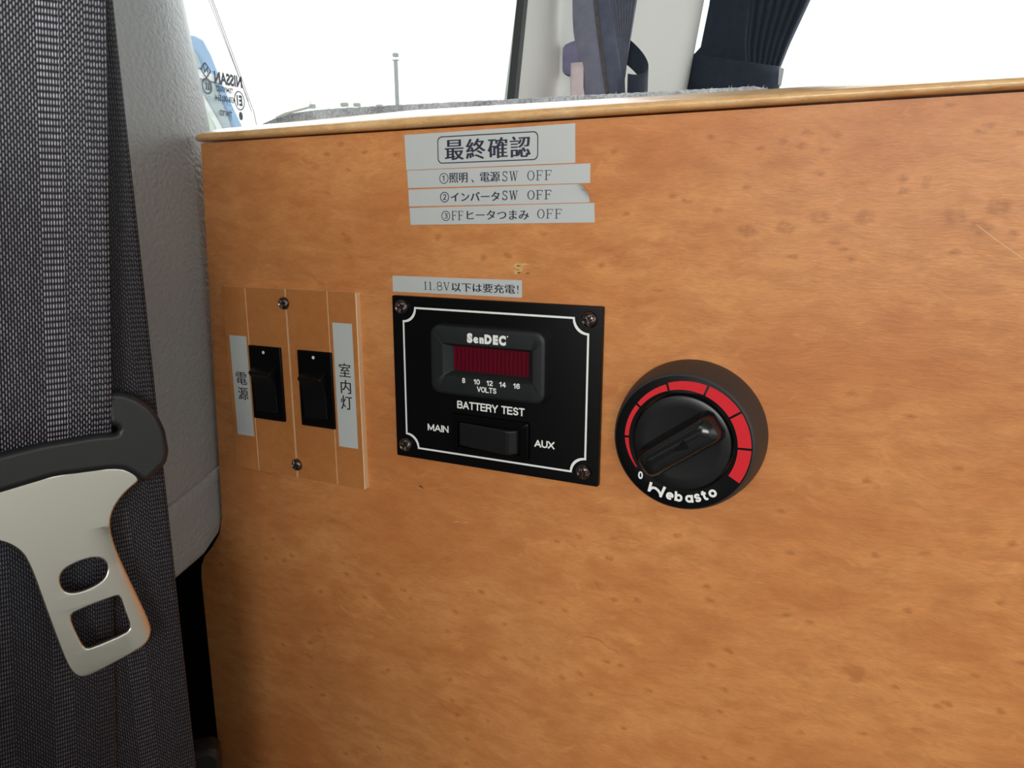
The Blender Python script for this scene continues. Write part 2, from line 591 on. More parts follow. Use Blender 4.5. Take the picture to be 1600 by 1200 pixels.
def circle(r, n=96, cx=0, cy=0):
    return [(cx + r * math.cos(2 * PI * i / n), cy + r * math.sin(2 * PI * i / n)) for i in range(n)]


def glyph_mesh(body, bold=0.0):
    cu = bpy.data.curves.new('txt', 'FONT')
    cu.body = body
    cu.size = 1.0
    cu.resolution_u = 3
    cu.offset = bold
    t = bpy.data.objects.new('txt', cu)
    COL.objects.link(t)
    dg = bpy.context.evaluated_depsgraph_get()
    me = bpy.data.meshes.new_from_object(t.evaluated_get(dg))
    v = [tuple(x.co)[:2] for x in me.vertices]
    f = [tuple(p.vertices) for p in me.polygons]
    bpy.data.objects.remove(t)
    bpy.data.curves.remove(cu)
    bpy.data.meshes.remove(me)
    return v, f


def fit(v, bx):
    x0, y0 = min(p[0] for p in v), min(p[1] for p in v)
    x1, y1 = max(p[0] for p in v), max(p[1] for p in v)
    sx, sy = (bx[2] - bx[0]) / max(1e-9, x1 - x0), (bx[3] - bx[1]) / max(1e-9, y1 - y0)
    return [(bx[0] + (x - x0) * sx, bx[1] + (y - y0) * sy) for x, y in v]


class Ink:
    """collects printed characters (mm) and links them as one mesh"""
    def __init__(self):
        self.v, self.f, self.lv, self.n = [], [], [], 0

    def add(self, v, f):
        k = len(self.v)
        self.n += 1
        self.lv += [self.n % 97] * len(v)
        self.v += v
        self.f += [tuple(i + k for i in q) for q in f]
        return self

    def text(self, body, bx, bold=0.0):
        v, f = glyph_mesh(body, bold)
        return self.add(fit(v, bx), f)

    def brush(self, body, bx, thick=0.10):
        """book-face lettering: thin level strokes, heavier upright ones"""
        v, f = glyph_mesh(body, 0.0)
        v = fit(v, bx)
        for k in (-1, 0, 1):
            self.add([(x + k * thick, y) for x, y in v], f)
        return self

    def quad(self, a, b, w):
        (x0, y0), (x1, y1) = a, b
        d = math.hypot(x1 - x0, y1 - y0) or 1
        nx, ny = -(y1 - y0) / d * w / 2, (x1 - x0) / d * w / 2
        return self.add([(x0 + nx, y0 + ny), (x0 - nx, y0 - ny), (x1 - nx, y1 - ny), (x1 + nx, y1 + ny)], [(0, 1, 2, 3)])

    def path(self, pts, w):
        for a, b in zip(pts, pts[1:]):
            self.quad(a, b, w)
        return self

    def serif(self, ch, x, y, w, h, t):
        """one roman capital or digit with serifs; t = heavy stroke"""
        q = t * 0.5
        L_ = lambda *p: [(x + a * w, y + b * h) for a, b in p]
        bar = lambda a, b, c: self.quad((x + a * w, y + c * h), (x + b * w, y + c * h), q)
        stem = lambda p0, p1, ww: self.quad(*L_(p0, p1), ww)
        if ch == 'F':
            stem((.25, 0), (.25, 1), t); bar(.05, .48, .02); bar(.05, .92, .98); bar(.25, .7, .52)
            stem((.9, 1), (.9, .78), q); stem((.7, .64), (.7, .4), q)
        elif ch == 'O':
            n = 28
            o = [(x + w / 2 + w * .48 * math.cos(2 * PI * i / n), y + h / 2 + h * .51 * math.sin(2 * PI * i / n)) for i in range(n)]
            i_ = [(x + w / 2 + (w * .48 - t) * math.cos(2 * PI * i / n), y + h / 2 + (h * .51 - q) * math.sin(2 * PI * i / n)) for i in range(n)]
            self.add(o + i_, [(i, (i + 1) % n, n + (i + 1) % n, n + i) for i in range(n)])
        elif ch == 'W':
            stem((.14, 1), (.32, 0), t); stem((.32, 0), (.5, .95), q); stem((.5, .95), (.68, 0), t); stem((.68, 0), (.87, 1), q)
            bar(0, .28, .98); bar(.4, .6, .98); bar(.75, 1, .98)
        elif ch == 'V':
            stem((.15, 1), (.5, 0), t); stem((.5, 0), (.87, 1), q); bar(0, .34, .98); bar(.7, 1, .98)
        elif ch == 'S':
            pts = [(.85, .80), (.70, .95), (.48, 1.0), (.26, .93), (.17, .77), (.27, .62), (.5, .52), (.75, .41), (.86, .25), (.75, .07), (.5, 0), (.27, .05), (.13, .2)]
            self.path(L_(*pts), t * .8); stem((.86, 1), (.86, .75), q); stem((.12, 0), (.12, .26), q)
        elif ch == '1':
            stem((.5, 0), (.5, 1), t); bar(.2, .8, .02); stem((.5, .98), (.22, .86), q)
        elif ch == '8':
            for cy, rx, ry in ((.75, .33, .25), (.26, .40, .27)):
                self.path([(x + w * (.5 + rx * math.cos(2 * PI * i / 20)), y + h * (cy + ry * math.sin(2 * PI * i / 20))) for i in range(21)], t * .7)
        return self

    def sans(self, s, bx, w, gap=0.32):
        """bold grotesque lettering drawn with even strokes of width w"""
        arc = lambda cx, cy, rx, ry, a0, a1, n=8: [(cx + rx * math.cos(math.radians(a0 + (a1 - a0) * i / n)), cy + ry * math.sin(math.radians(a0 + (a1 - a0) * i / n))) for i in range(n + 1)]
        G = {'A': (1.05, [[(0, 0), (.5, 1), (1, 0)], [(.2, .3), (.8, .3)]]),
             'B': (.95, [[(0, .53), (0, 1), (.6, 1)] + arc(.6, .765, .33, .235, 90, -90) + [(0, .53)], [(0, .53), (0, 0), (.6, 0)] + arc(.62, .265, .38, .265, -90, 90)]),
             'E': (.85, [[(1, 0), (0, 0), (0, 1), (.97, 1)], [(0, .52), (.9, .52)]]),
             'T': (.9, [[(0, 1), (1, 1)], [(.5, 1), (.5, 0)]]),
             'R': (.95, [[(0, 0), (0, 1), (.6, 1)] + arc(.6, .745, .36, .255, 90, -90) + [(0, .49)], [(.6, .49), (.85, .36), (.92, 0)]]),
             'Y': (1.0, [[(0, 1), (.5, .42), (1, 1)], [(.5, .42), (.5, 0)]]),
             'S': (.92, [arc(.5, .75, .42, .25, 25, 270) + arc(.5, .25, .45, .25, 90, -155)]),
             'M': (1.15, [[(0, 0), (0, 1), (.5, .1), (1, 1), (1, 0)]]),
             'I': (.0, [[(0, 0), (0, 1)]]),
             'N': (.95, [[(0, 0), (0, 1), (1, 0), (1, 1)]]),
             'U': (.95, [[(0, 1), (0, .32)] + arc(.5, .32, .5, .32, 180, 360) + [(1, 1)]]),
             'X': (1.0, [[(0, 0), (1, 1)], [(0, 1), (1, 0)]]),
             'V': (1.0, [[(0, 1), (.5, 0), (1, 1)]]),
             'O': (1.05, [arc(.5, .5, .5, .5, 0, 360, 24)]),
             'L': (.8, [[(0, 1), (0, 0), (1, 0)]]),
             '0': (.75, [arc(.5, .5, .5, .5, 0, 360, 24)]),
             '1': (.45, [[(.1, .75), (.8, 1), (.8, 0)]]),
             '2': (.75, [arc(.5, .72, .46, .28, 165, -30) + [(.02, 0), (1, 0)]]),
             '4': (.8, [[(.72, 0), (.72, 1), (0, .27), (1, .27)]]),
             '6': (.75, [arc(.5, .3, .46, .3, 0, 360, 16), [(.04, .32)] + arc(.55, .6, .5, .4, 180, 45)]),
             '8': (.75, [arc(.5, .745, .42, .255, 0, 360, 16), arc(.5, .255, .48, .255, 0, 360, 16)]),
             ' ': (.35, [])}
        tot = sum(G[c][0] for c in s) + gap * (len(s) - 1)
        iw, ih = bx[2] - bx[0] - w, bx[3] - bx[1] - w
        u = iw / tot if tot else 0
        x = bx[0] + w / 2
        for c in s:
            gw, st = G[c]
            for p in st:
                q = [(x + a * gw * u, bx[1] + w / 2 + b * ih) for a, b in p]
                ext = []
                for i, pt in enumerate(q):
                    ext.append(pt)
                for i, (a, b) in enumerate(zip(q, q[1:])):
                    d = math.dist(a, b) or 1e-6
                    k0, k1 = (w / 2 / d if i == 0 else 0), (w / 2 / d if i == len(q) - 2 else 0)
                    dx, dy = b[0] - a[0], b[1] - a[1]
                    self.quad((a[0] - dx * k0, a[1] - dy * k0), (b[0] + dx * k1, b[1] + dy * k1), w)
                for pt in q[1:-1]:
                    self.add([(pt[0] + w / 2 * math.cos(PI * i / 4), pt[1] + w / 2 * math.sin(PI * i / 4)) for i in range(8)], [tuple(range(8))])
            x += (gw + gap) * u
        return self

    def roman(self, s, bx, t=0.42):
        n = len(s)
        wd = {'1': .7, '.': .45, 'W': 1.25, 'S': .85}
        tot = sum(wd.get(c, 1.0) for c in s)
        u = (bx[2] - bx[0]) / tot
        x = bx[0]
        for c in s:
            w = u * wd.get(c, 1.0)
            if c == '.':
                self.add([(x + w * .3 + a, bx[1] + b) for a, b in ((0, 0), (.4, 0), (.4, .4), (0, .4))], [(0, 1, 2, 3)])
            else:
                self.serif(c, x + w * .06, bx[1], w * .88, bx[3] - bx[1], t)
            x += w
        return self

    def build(self, name, mat, parent, h):
        lay = [0.0] * len(self.v)
        for i, q in enumerate(self.f):
            for j in q:
                lay[j] = self.lv[j] * 0.00022
        v = [(x * MM, y * MM, (h + l) * MM) for (x, y), l in zip(self.v, lay)]
        me = bpy.data.meshes.new(name)
        me.from_pydata(v, [], self.f)
        me.materials.append(mat)
        bm = bmesh.new()
        bm.from_mesh(me)
        for f in bm.faces:
            f.normal_update()
            if f.normal.z < 0:
                f.normal_flip()
        bm.to_mesh(me)
        bm.free()
        return link(bpy.data.objects.new(name, me), parent)


def on_panel(name, x, z, a=0.0, y=0.0):
    """Empty on the cabinet front: local x to the right, local y up, local z out of the panel (mm)"""
    return empty(name, (x * MM, y * MM, z * MM), (PI / 2, -a, 0))


# ------------------------------------------------------------------ the van: floor, ceiling, walls
def struct(o):
    o['kind'] = 'structure'
    return o


struct(box('floor', -0.30, 1.30, -2.2, 1.35, -0.70, -0.66, M_FLOOR))
struct(box('ceiling', -0.32, 1.32, -2.2, 1.35, 0.80, 0.83, M_CEIL))
# side wall beside the camera: sill below the glass, header above it, blind panels at both ends
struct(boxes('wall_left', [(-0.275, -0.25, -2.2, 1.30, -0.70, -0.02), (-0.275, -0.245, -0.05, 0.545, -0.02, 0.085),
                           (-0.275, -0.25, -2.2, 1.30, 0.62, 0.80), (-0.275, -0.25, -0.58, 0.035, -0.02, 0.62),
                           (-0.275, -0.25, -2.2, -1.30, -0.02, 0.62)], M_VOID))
struct(boxes('wall_right', [(1.25, 1.28, -2.2, 1.30, -0.70, 0.10), (1.25, 1.28, -2.2, 1.30, 0.62, 0.80),
                            (1.25, 1.28, 0.10, 0.22, 0.10, 0.62), (1.25, 1.28, -1.35, -1.2, 0.10, 0.62)], M_TRIMGREY))
struct(boxes('wall_front', [(-0.28, 1.28, -2.15, -2.12, -0.70, 0.10), (-0.28, 1.28, -2.15, -2.12, 0.70, 0.80)], M_TRIMGREY))
struct(boxes('wall_back', [(-0.28, 1.28, 1.30, 1.33, -0.70, 0.20), (-0.28, 1.28, 1.30, 1.33, 0.70, 0.80),
                           (-0.28, -0.215, 1.30, 1.33, 0.20, 0.70)], M_TRIMGREY))
struct(box('ground', -60, 60, -60, 60, -1.32, -1.30, M_GROUND))


# grained pillar trim beside the cabinet: a section swept down the wall, leaning with the wall
def pillar_trim():
    sec = [(-0.246, 0.050), (-0.215, 0.047), (-0.190, 0.040), (-0.1775, 0.031), (-0.1685, 0.020), (-0.1635, 0.010), (-0.1595, -0.001),
           (-0.1590, -0.012), (-0.1600, -0.028), (-0.1625, -0.05), (-0.1665, -0.08), (-0.172, -0.12), (-0.181, -0.18), (-0.196, -0.26), (-0.215, -0.33), (-0.246, -0.36)]
    low = {6: -0.0955, 7: -0.1030, 8: -0.1085, 5: -0.078, 4: -0.076, 3: -0.075, 2: -0.075, 1: -0.075, 0: -0.075,
           9: -0.1150, 10: -0.1215, 11: -0.138, 12: -0.160, 13: -0.189, 14: -0.214, 15: -0.224}

    def dx(z):
        return -(0.104 - z) * 0.026 if z < 0.104 else -(z - 0.104) * 0.17

    def px_seam(i):
        return -0.059 - 0.36 * max(0.0, -sec[i][1]) * 1.0
    V, F = [], []
    m = len(sec)
    levels = 46
    for k in range(levels):
        for i, (x, y) in enumerate(sec):
            zb, zt = low[i], 0.60
            seam = px_seam(i)
            if k < 3:
                z = (zb, zb + 0.0006, zb + 0.002)[k]
                ins = (0.0022, 0.0006, 0.0)[k]
            elif k < 8:
                z = zb + 0.002 + (seam - 0.0008 - zb - 0.002) * (k - 2) / 5
                ins = 0
            elif k < 11:
                z = seam + (k - 9) * 0.0006
                ins = 0.0009 if k == 9 else 0.0002
            else:
                z = seam + 0.002 + (zt - seam - 0.002) * (k - 11) / (levels - 12)
                ins = 0
            V.append((x + dx(z) - ins, y + (0.0 if i > 5 else 0.0), z))
    for k in range(levels - 1):
        for i in range(m - 1):
            F.append((k * m + i, k * m + i + 1, (k + 1) * m + i + 1, (k + 1) * m + i))
    # closing underside reaching back to the wall
    b0 = len(V)
    for i in range(m):
        V.append((-0.249, sec[i][1], low[i]))
    for i in range(m - 1):
        F.append((i, b0 + i, b0 + i + 1, i + 1))
    return obj('trim_1', V, F, M_LEATHER, None, smooth=50)


struct(pillar_trim())


# rear pillar lining between the side glass and the rear glass
def rear_pillar():
    sec = [(-0.246, 0.552), (-0.238, 0.556), (-0.238, 0.57), (-0.240, 0.62), (-0.240, 0.80), (-0.234, 0.90), (-0.222, 0.98), (-0.210, 1.03),
           (-0.200, 1.056), (-0.192, 1.076), (-0.188, 1.10), (-0.188, 1.15), (-0.195, 1.18), (-0.205, 1.20), (-0.215, 1.28)]
    V, F = [], []
    m = len(sec)
    zs = [0.0 + 0.05 * k for k in range(15)]
    for z in zs:
        for i, (x, y) in enumerate(sec):
            t = (z - 0.3)
            V.append((x + (0.16 * t if i > 4 else 0.03 * t), y + 0.25 * t * max(0.0, 1 - max(0, i - 2) / 3), z))
    for k in range(len(zs) - 1):
        for i in range(m - 1):
            F.append((k * m + i, k * m + i + 1, (k + 1) * m + i + 1, (k + 1) * m + i))
    return obj('trim_2', V, F, M_TRIMGREY, None, smooth=60)


struct(rear_pillar())
struct(obj('trim_3', *(lambda pts: ([(x + dx_, y, z) for (x, y, z) in pts for dx_ in (-0.004, 0.005)],
      [(0, 1, 3, 2), (2, 3, 5, 4), (4, 5, 7, 6), (6, 7, 1, 0), (0, 2, 4, 6), (1, 3, 5, 7)]))(
      [(-0.240, 0.478, 0.02), (-0.240, 0.488, 0.02), (-0.240, 0.638, 0.62), (-0.240, 0.628, 0.62)]), M_RUBBER))

# ------------------------------------------------------------------ side window with its etched marks, rear window
win = struct(box('window_1', -0.2470, -0.2430, 0.03, 0.66, 0.085, 0.62, M_GLASS))
GLX = -0.2424


def glass_ink():
    k = Ink()
    # read from inside, so the characters run backwards; (y, z) in millimetres, y grows to the right in the photograph
    def mir(body, y0, z0, y1, z1, bold=0.0):
        v, f = glyph_mesh(body, bold)
        v = fit([(-x, y) for x, y in v], (y0, z0, y1, z1))
        k.add(v, f)
    mir('NISSAN', 98.5, 151.3, 121.8, 158.7, 0.045)
    mir('TEMPERED', 99.5, 146.9, 113.5, 150.0, 0.03)
    mir('43R-001564', 98.0, 141.0, 114.5, 144.9, 0.03)
    mir('TINTED', 100.5, 132.5, 111.0, 135.7, 0.03)
    mir('E1', 116.0, 140.2, 120.8, 146.8, 0.05)
    ring = lambda cx, cz, rx, rz, w: k.path([(cx + rx * math.cos(2 * PI * i / 32), cz + rz * math.sin(2 * PI * i / 32)) for i in range(33)], w)
    ring(118.4, 143.4, 4.2, 5.6, 0.8)
    ring(92.2, 148.6, 3.6, 4.4, 0.8)
    for a in (0, 1, 2):
        k.path([(90.6 + a * 1.5 + 1.2 * math.cos(t), 148.6 + 2.5 * math.sin(t)) for t in [(-1.1 + 0.22 * i) for i in range(11)]], 0.9)
    k.path([(92.2, 162.2), (96.2, 157.8), (92.2, 153.4), (88.4, 157.8), (92.2, 162.2)], 0.8)
    mir('N', 90.6, 156.0, 94.0, 159.8, 0.02)
    k.add([(118.6 + 1.7 * math.cos(2 * PI * i / 20), 134.0 + 2.7 * math.sin(2 * PI * i / 20)) for i in range(20)], [tuple(range(20))])
    v = [(GLX, y * MM, z * MM) for y, z in k.v]
    return obj('lettering', v, k.f, M_INKG, win)


M_INKG = simple('grey_etched_marking', (0.10, 0.10, 0.12), 0.6)
glass_ink()


def strip3(name, pts, wy, mat, parent):
    V, F = [], []
    for x, y, z in pts:
        V += [(x, y - wy, z), (x, y + wy, z)]
    for i in range(len(pts) - 1):
        F.append((2 * i, 2 * i + 1, 2 * i + 3, 2 * i + 2))
    return obj(name, V, F, mat, parent)


M_SEALG = simple('grey_sealing_line', (0.52, 0.50, 0.46), 0.7)
strip3('sealing_line', [(GLX, 0.1325, 0.128), (GLX, 0.1305, 0.138), (GLX, 0.1035, 0.198), (GLX, 0.065, 0.29)], 0.0004, M_SEALG, win)
strip3('sealing_line', [(GLX, 0.1285, 0.138), (GLX, 0.1020, 0.198), (GLX, 0.0635, 0.29)], 0.0004, M_SEALG, win)
strip3('sealing_line', [(GLX, 0.1265, 0.144), (GLX, 0.0990, 0.200), (GLX, 0.060, 0.29)], 0.0003, M_SEALG, win)
struct(box('window_2', -0.21, 1.25, 1.312, 1.318, 0.20, 0.70, M_GLASS))

# ------------------------------------------------------------------ cabinet
cab = empty('storage_cabinet', (0, 0, -0.66))
tag(cab, 'orange-brown bird\'s-eye wood cabinet with rounded oak top edge, carrying the switches, meter and dial', 'cabinet')


def poly_prism(name, outline, y0, y1, mat, parent, off=(0, 0, 0)):
    n = len(outline)
    V = [(x + off[0], y0 + off[1], z + off[2]) for x, z in outline] + [(x + off[0], y1 + off[1], z + off[2]) for x, z in outline]
    F = [tuple(range(n)), tuple(range(2 * n - 1, n - 1, -1))] + [(i, (i + 1) % n, n + (i + 1) % n, n + i) for i in range(n)]
    return obj(name, V, F, mat, parent)


UP = (0, 0, 0.66)
notch = [(-0.1536, 0.1036), (-0.1580, 0.01), (-0.1618, -0.075), (-0.1626, -0.086), (-0.1655, -0.096), (-0.172, -0.105), (-0.1785, -0.112), (-0.1815, -0.118), (-0.1825, -0.126), (-0.1825, -0.62)]
front = poly_prism('front_panel', notch + [(0.32, -0.62), (0.32, 0.1036)], 0.0, 0.015, M_PANEL, cab)
front.location = UP
for v in front.data.vertices:
    pass


def edge_trim():
    prof = [(0.0150, 0.1042), (-0.0005, 0.1042), (-0.0030, 0.1044), (-0.0041, 0.1051), (-0.0045, 0.1061), (-0.0044, 0.1071), (-0.0038, 0.1080), (-0.0026, 0.1087), (-0.001, 0.1093), (0.003, 0.1109), (0.008, 0.1125), (0.0150, 0.1134)]
    V, F = [], []
    xs = [-0.1556, -0.1553, -0.1546, -0.1535, -0.1518, -0.1496] + [-0.147 + 0.4670 * i / 60 for i in range(61)]
    m = len(prof)
    for k, x in enumerate(xs):
        # rounded left end
        d = max(0.0, (-0.1496 - x) / 0.006)
        ins = 0.005 * (1 - math.sqrt(max(0.0, 1 - d * d)))
        drop = -0.0125 * (x + 0.04) if x > -0.04 else -0.016 * (-0.04 - x)
        for (y, z) in prof:
            V.append((x, min(0.015, y + ins * (1 if y < 0.01 else 0)), z + drop * (z - 0.1042) / 0.008 - (ins * 0.35 if z > 0.107 else 0)))
    for k in range(len(xs) - 1):
        for i in range(m):
            j = (i + 1) % m
            F.append((k * m + i, k * m + j, (k + 1) * m + j, (k + 1) * m + i))
    F.append(tuple(range(m)))
    F.append(tuple((len(xs) - 1) * m + i for i in range(m - 1, -1, -1)))
    o = obj('edge_trim', V, F, M_TRIM, cab, smooth=50)
    o.location = UP
    tag(o, 'rounded oak strip along the top edge')


edge_trim()
for nm, b in (('side_panel', (-0.150, -0.138, 0.015, 0.50, -0.62, 0.1040)), ('side_panel', (0.308, 0.320, 0.015, 0.50, -0.62, 0.1040)),
              ('top_panel', (-0.138, 0.308, 0.0152, 0.50, 0.092, 0.1040)), ('back_panel', (-0.138, 0.308, 0.488, 0.50, -0.62, 0.092)),
              ('plinth', (-0.17, 0.31, 0.02, 0.49, -0.66, -0.62))):
    o = box(nm, *b, M_PLATE if nm != 'plinth' else M_VOID, cab)
    o.location = UP


def flakes(name, shapes, mat, y, lab):
    V, F = [], []
    for pts in shapes:
        k = len(V)
        n = len(pts)
        V += [(x * MM, -y, z * MM) for x, z in pts] + [(x * MM, -0.00002, z * MM) for x, z in pts]
        F += [tuple(k + i for i in range(n))] + [(k + i, k + (i + 1) % n, k + n + (i + 1) % n, k + n + i) for i in range(n)]
    o = obj(name, V, F, mat, cab)
    o.location = UP
    tag(o, lab)


def flakes_each(name, shapes, *a):
    for sh in shapes:
        flakes(name, [sh], *a)


flakes_each('chipped_veneer', [[(9.2, 50.0), (10.2, 50.9), (12, 50.8), (14.2, 51.0), (16.4, 50.6), (14.0, 50.2), (13.0, 49.6), (10.6, 49.4)],
                          [(9.6, 47.9), (10.4, 48.9), (11.6, 49.0), (13.4, 48.7), (13.0, 48.0), (12.0, 47.2), (10.0, 46.4)],
                          [(10.4, 49.3), (12.5, 49.4), (14.8, 49.5), (13, 49.05), (11, 48.95)]], M_NICK, 0.00006, 'small torn chips of bare wood above the meter')
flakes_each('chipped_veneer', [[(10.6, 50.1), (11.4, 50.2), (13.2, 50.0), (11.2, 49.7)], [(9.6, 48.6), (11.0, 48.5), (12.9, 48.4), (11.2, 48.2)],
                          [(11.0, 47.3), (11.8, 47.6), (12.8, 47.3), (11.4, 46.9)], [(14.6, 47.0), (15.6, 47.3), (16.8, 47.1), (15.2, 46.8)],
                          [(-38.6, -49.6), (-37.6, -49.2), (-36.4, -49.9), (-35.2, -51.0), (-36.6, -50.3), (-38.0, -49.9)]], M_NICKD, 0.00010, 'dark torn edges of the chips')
flakes_each('scratch', [[(165.5, 66.0), (167.0, 65.15), (171.5, 61.55), (180.0, 55.3), (184, 53.0), (179.9, 55.15), (171.3, 61.4), (166.8, 65.05)],
                   [(-21.4, -64.0), (-19.5, -63.5), (-17, -63.4), (-19.5, -63.8)], [(-16.5, -63.4), (-14.2, -63.0), (-13.0, -63.0), (-14.4, -63.3)]], M_SCRATCH, 0.00006, 'fine pale scratches')


# ------------------------------------------------------------------ felt-covered mat on the cabinet
def felt_mat():
    V, F = [], []
    prof = [(0.0156, 0.1105), (0.0152, 0.1150), (0.0152, 0.1194), (0.0157, 0.1201), (0.0172, 0.1204), (0.03, 0.1204), (0.48, 0.1204), (0.482, 0.119), (0.482, 0.1105)]
    prof = [(y, z - 0.0018) for y, z in prof]
    xs = [-0.1345, -0.134, -0.132, -0.128, -0.121, -0.112] + [-0.10 + 0.195 * i / 160 for i in range(161)] + [0.0985, 0.1005, 0.1015]
    m = len(prof)
    for k, x in enumerate(xs):
        f = 1.0
        if x < -0.10:
            f = max(0.06, 1 - ((-0.10 - x) / 0.0348) ** 2.2)
        if x > 0.095:
            f = max(0.3, 1 - ((x - 0.095) / 0.0075) ** 2)
        zt = 0.1170 - 0.0040 * max(0.0, (x + 0.08) / 0.18)
        f *= (zt - 0.1105) / (0.1186 - 0.1105)
        for i, (y, z) in enumerate(prof):
            j = random.uniform(-0.00022, 0.00022) if 0 < i < 6 else 0
            V.append((x, y + j * 0.5, (0.1105 + (z - 0.1105) * f if z > 0.1105 else z) + j))
    for k in range(len(xs) - 1):
        for i in range(m):
            j = (i + 1) % m
            F.append((k * m + i, k * m + j, (k + 1) * m + j, (k + 1) * m + i))
    F.append(tuple(range(m)))
    F.append(tuple((len(xs) - 1) * m + i for i in range(m)))
    o = obj('felt_mat', V, F, M_FELT, None, smooth=True)
    tag(o, 'grey felt-covered mat lying on top of the wooden cabinet, below the windows', 'mat')
    # stray fibres standing up from the front edge
    V, F = [], []
    for q in range(700):
        x = random.uniform(-0.10, 0.10) ** 1.0
        z = 0.1170 - 0.0040 * max(0.0, (x + 0.08) / 0.18)
        y = random.uniform(0.0152, 0.022)
        z0 = z if y > 0.0165 else 0.1118 + (z - 0.1118) * random.uniform(0.3, 1.0)
        ln = random.uniform(0.0003, 0.0006) * (1 + 2.2 * random.random() ** 4)
        a = random.uniform(-1.3, 1.3)
        w = 0.00005
        p = [Vector((x, y, z0 - 0.0003))]
        for s in range(3):
            a += random.uniform(-0.5, 0.5)
            p.append(p[-1] + Vector((math.sin(a) * ln / 3, random.uniform(-0.3, 0.1) * ln / 3, abs(math.cos(a)) * ln / 3)))
        k = len(V)
        for v in p:
            V += [v + Vector((w, 0, 0)), v + Vector((-w * .5, w, 0)), v + Vector((-w * .5, -w, 0))]
        for s in range(3):
            for e in range(3):
                F.append((k + 3 * s + e, k + 3 * s + (e + 1) % 3, k + 3 * s + 3 + (e + 1) % 3, k + 3 * s + 3 + e))
    fz = obj('fuzz', V, F, M_FUZZ, o)
    fz['kind'] = 'stuff'


felt_mat()


# ------------------------------------------------------------------ label tapes on the cabinet
def tape(corners, label, peel=False):
    """corners TL, TR, BR, BL in panel millimetres"""
    cx = sum(c[0] for c in corners) / 4
    cz = sum(c[1] for c in corners) / 4
    o = None
    if not peel:
        o = plate('label_tape', [[(x - cx, z - cz) for x, z in corners]], 0.02, 0.16, M_TAPE, None)
    else:
        TL, TR, BR, BL = corners
        V, F = [], []
        nx, nz = 90, 18
        R = 2.3
        # crease from the top edge to the right end, the corner beyond it has curled up towards the viewer
        ax, az = 36.2, 80.7
        bx, bz = 41.0, 75.0
        dl = math.hypot(bx - ax, bz - az)
        nxn, nzn = -(bz - az) / dl, (bx - ax) / dl
        for j in range(nz + 1):
            for i in range(nx + 1):
                s, t = i / nx, j / nz
                x = (TL[0] * (1 - s) + TR[0] * s) * t + (BL[0] * (1 - s) + BR[0] * s) * (1 - t)
                z = (TL[1] * (1 - s) + TR[1] * s) * t + (BL[1] * (1 - s) + BR[1] * s) * (1 - t)
                d = (x - ax) * nxn + (z - az) * nzn + 0.9
                h = 0.12
                if d > 0:
                    a = d / R
                    dd = R * math.sin(a)
                    h += R * (1 - math.cos(a))
                    x += nxn * (dd - d)
                    z += nzn * (dd - d)
                # slight bubbles under the tape
                h += 0.10 * math.exp(-((x + 12 + (z - 77) * 1.1) / 1.6) ** 2) * (1 if d < 0 else 0)
                V.append(((x - cx) * MM, (z - cz) * MM, h * MM))
        for j in range(nz):
            for i in range(nx):
                k = j * (nx + 1) + i
                F.append((k, k + 1, k + nx + 2, k + nx + 1))
        o = obj('label_tape', V, F, M_TAPE, None, smooth='all')
        md = o.modifiers.new('thickness', 'SOLIDIFY')
        md.thickness = 0.0001
        md.offset = -1
        es = o.modifiers.new('crisp_rim', 'EDGE_SPLIT')
        es.split_angle = math.radians(35)
    o.location = (cx * MM, 0, cz * MM)
    o.rotation_euler = (PI / 2, 0, 0)
    tag(o, label, 'label', 'printed label tapes on the cabinet front')
    return o, cx, cz


def shifted(k, cx, cz, mat, parent, h=0.19):
    k.v = [(x - cx, z - cz) for x, z in k.v]
    return k.build('lettering', mat, parent, h)


o, cx, cz = tape([(-39.7, 101.8), (34.8, 102.4), (35.0, 88.4), (-39.4, 87.95)], 'tall white label tape under the oak edge with four large boxed characters')
k = Ink()
for i, ch in enumerate('最終確認'):
    k.brush(ch, (-20.6 + i * 9.65, 91.2, -20.6 + i * 9.65 + 8.3, 98.9), 0.24)
ro, ri = rrect(-24.15, 20.0, 89.95, 100.45, 2.0), rrect(-23.75, 19.6, 90.35, 100.05, 1.7)
n = len(ro)
k.add(ro + ri, [(i, (i + 1) % n, n + (i + 1) % n, n + i) for i in range(n)])
shifted(k, cx, cz, M_INK, o)

o, cx, cz = tape([(-39.0, 87.7), (40.9, 88.0), (41.0, 81.0), (-38.8, 80.75)], 'narrow white label tape numbered 1, directly below the tall boxed label')
k = Ink()
k.brush('①', (-23.6, 82.1, -19.4, 86.3), 0.02).brush('照明', (-19.0, 82.4, -10.7, 86.2), 0.10).brush('、', (-8.9, 82.3, -7.8, 83.5), 0.05)
k.brush('電源', (-4.9, 82.4, 3.7, 86.2), 0.10).roman('SW', (4.4, 82.5, 11.9, 86.1)).roman('OFF', (15.2, 82.5, 25.9, 86.1))
shifted(k, cx, cz, M_INK, o)

o, cx, cz = tape([(-38.7, 80.1), (41.0, 80.75), (40.9, 74.0), (-38.6, 73.3)], 'narrow white label tape numbered 2 with its right corner peeling up', peel=True)
k = Ink()
k.brush('②', (-23.4, 74.8, -19.3, 78.9), 0.02).brush('インバータ', (-18.4, 75.1, 3.5, 78.6), 0.10).roman('SW', (4.4, 75.4, 11.8, 78.8)).roman('OFF', (15.3, 75.4, 25.9, 78.8))
shifted(k, cx, cz, M_INK, o, 0.29)

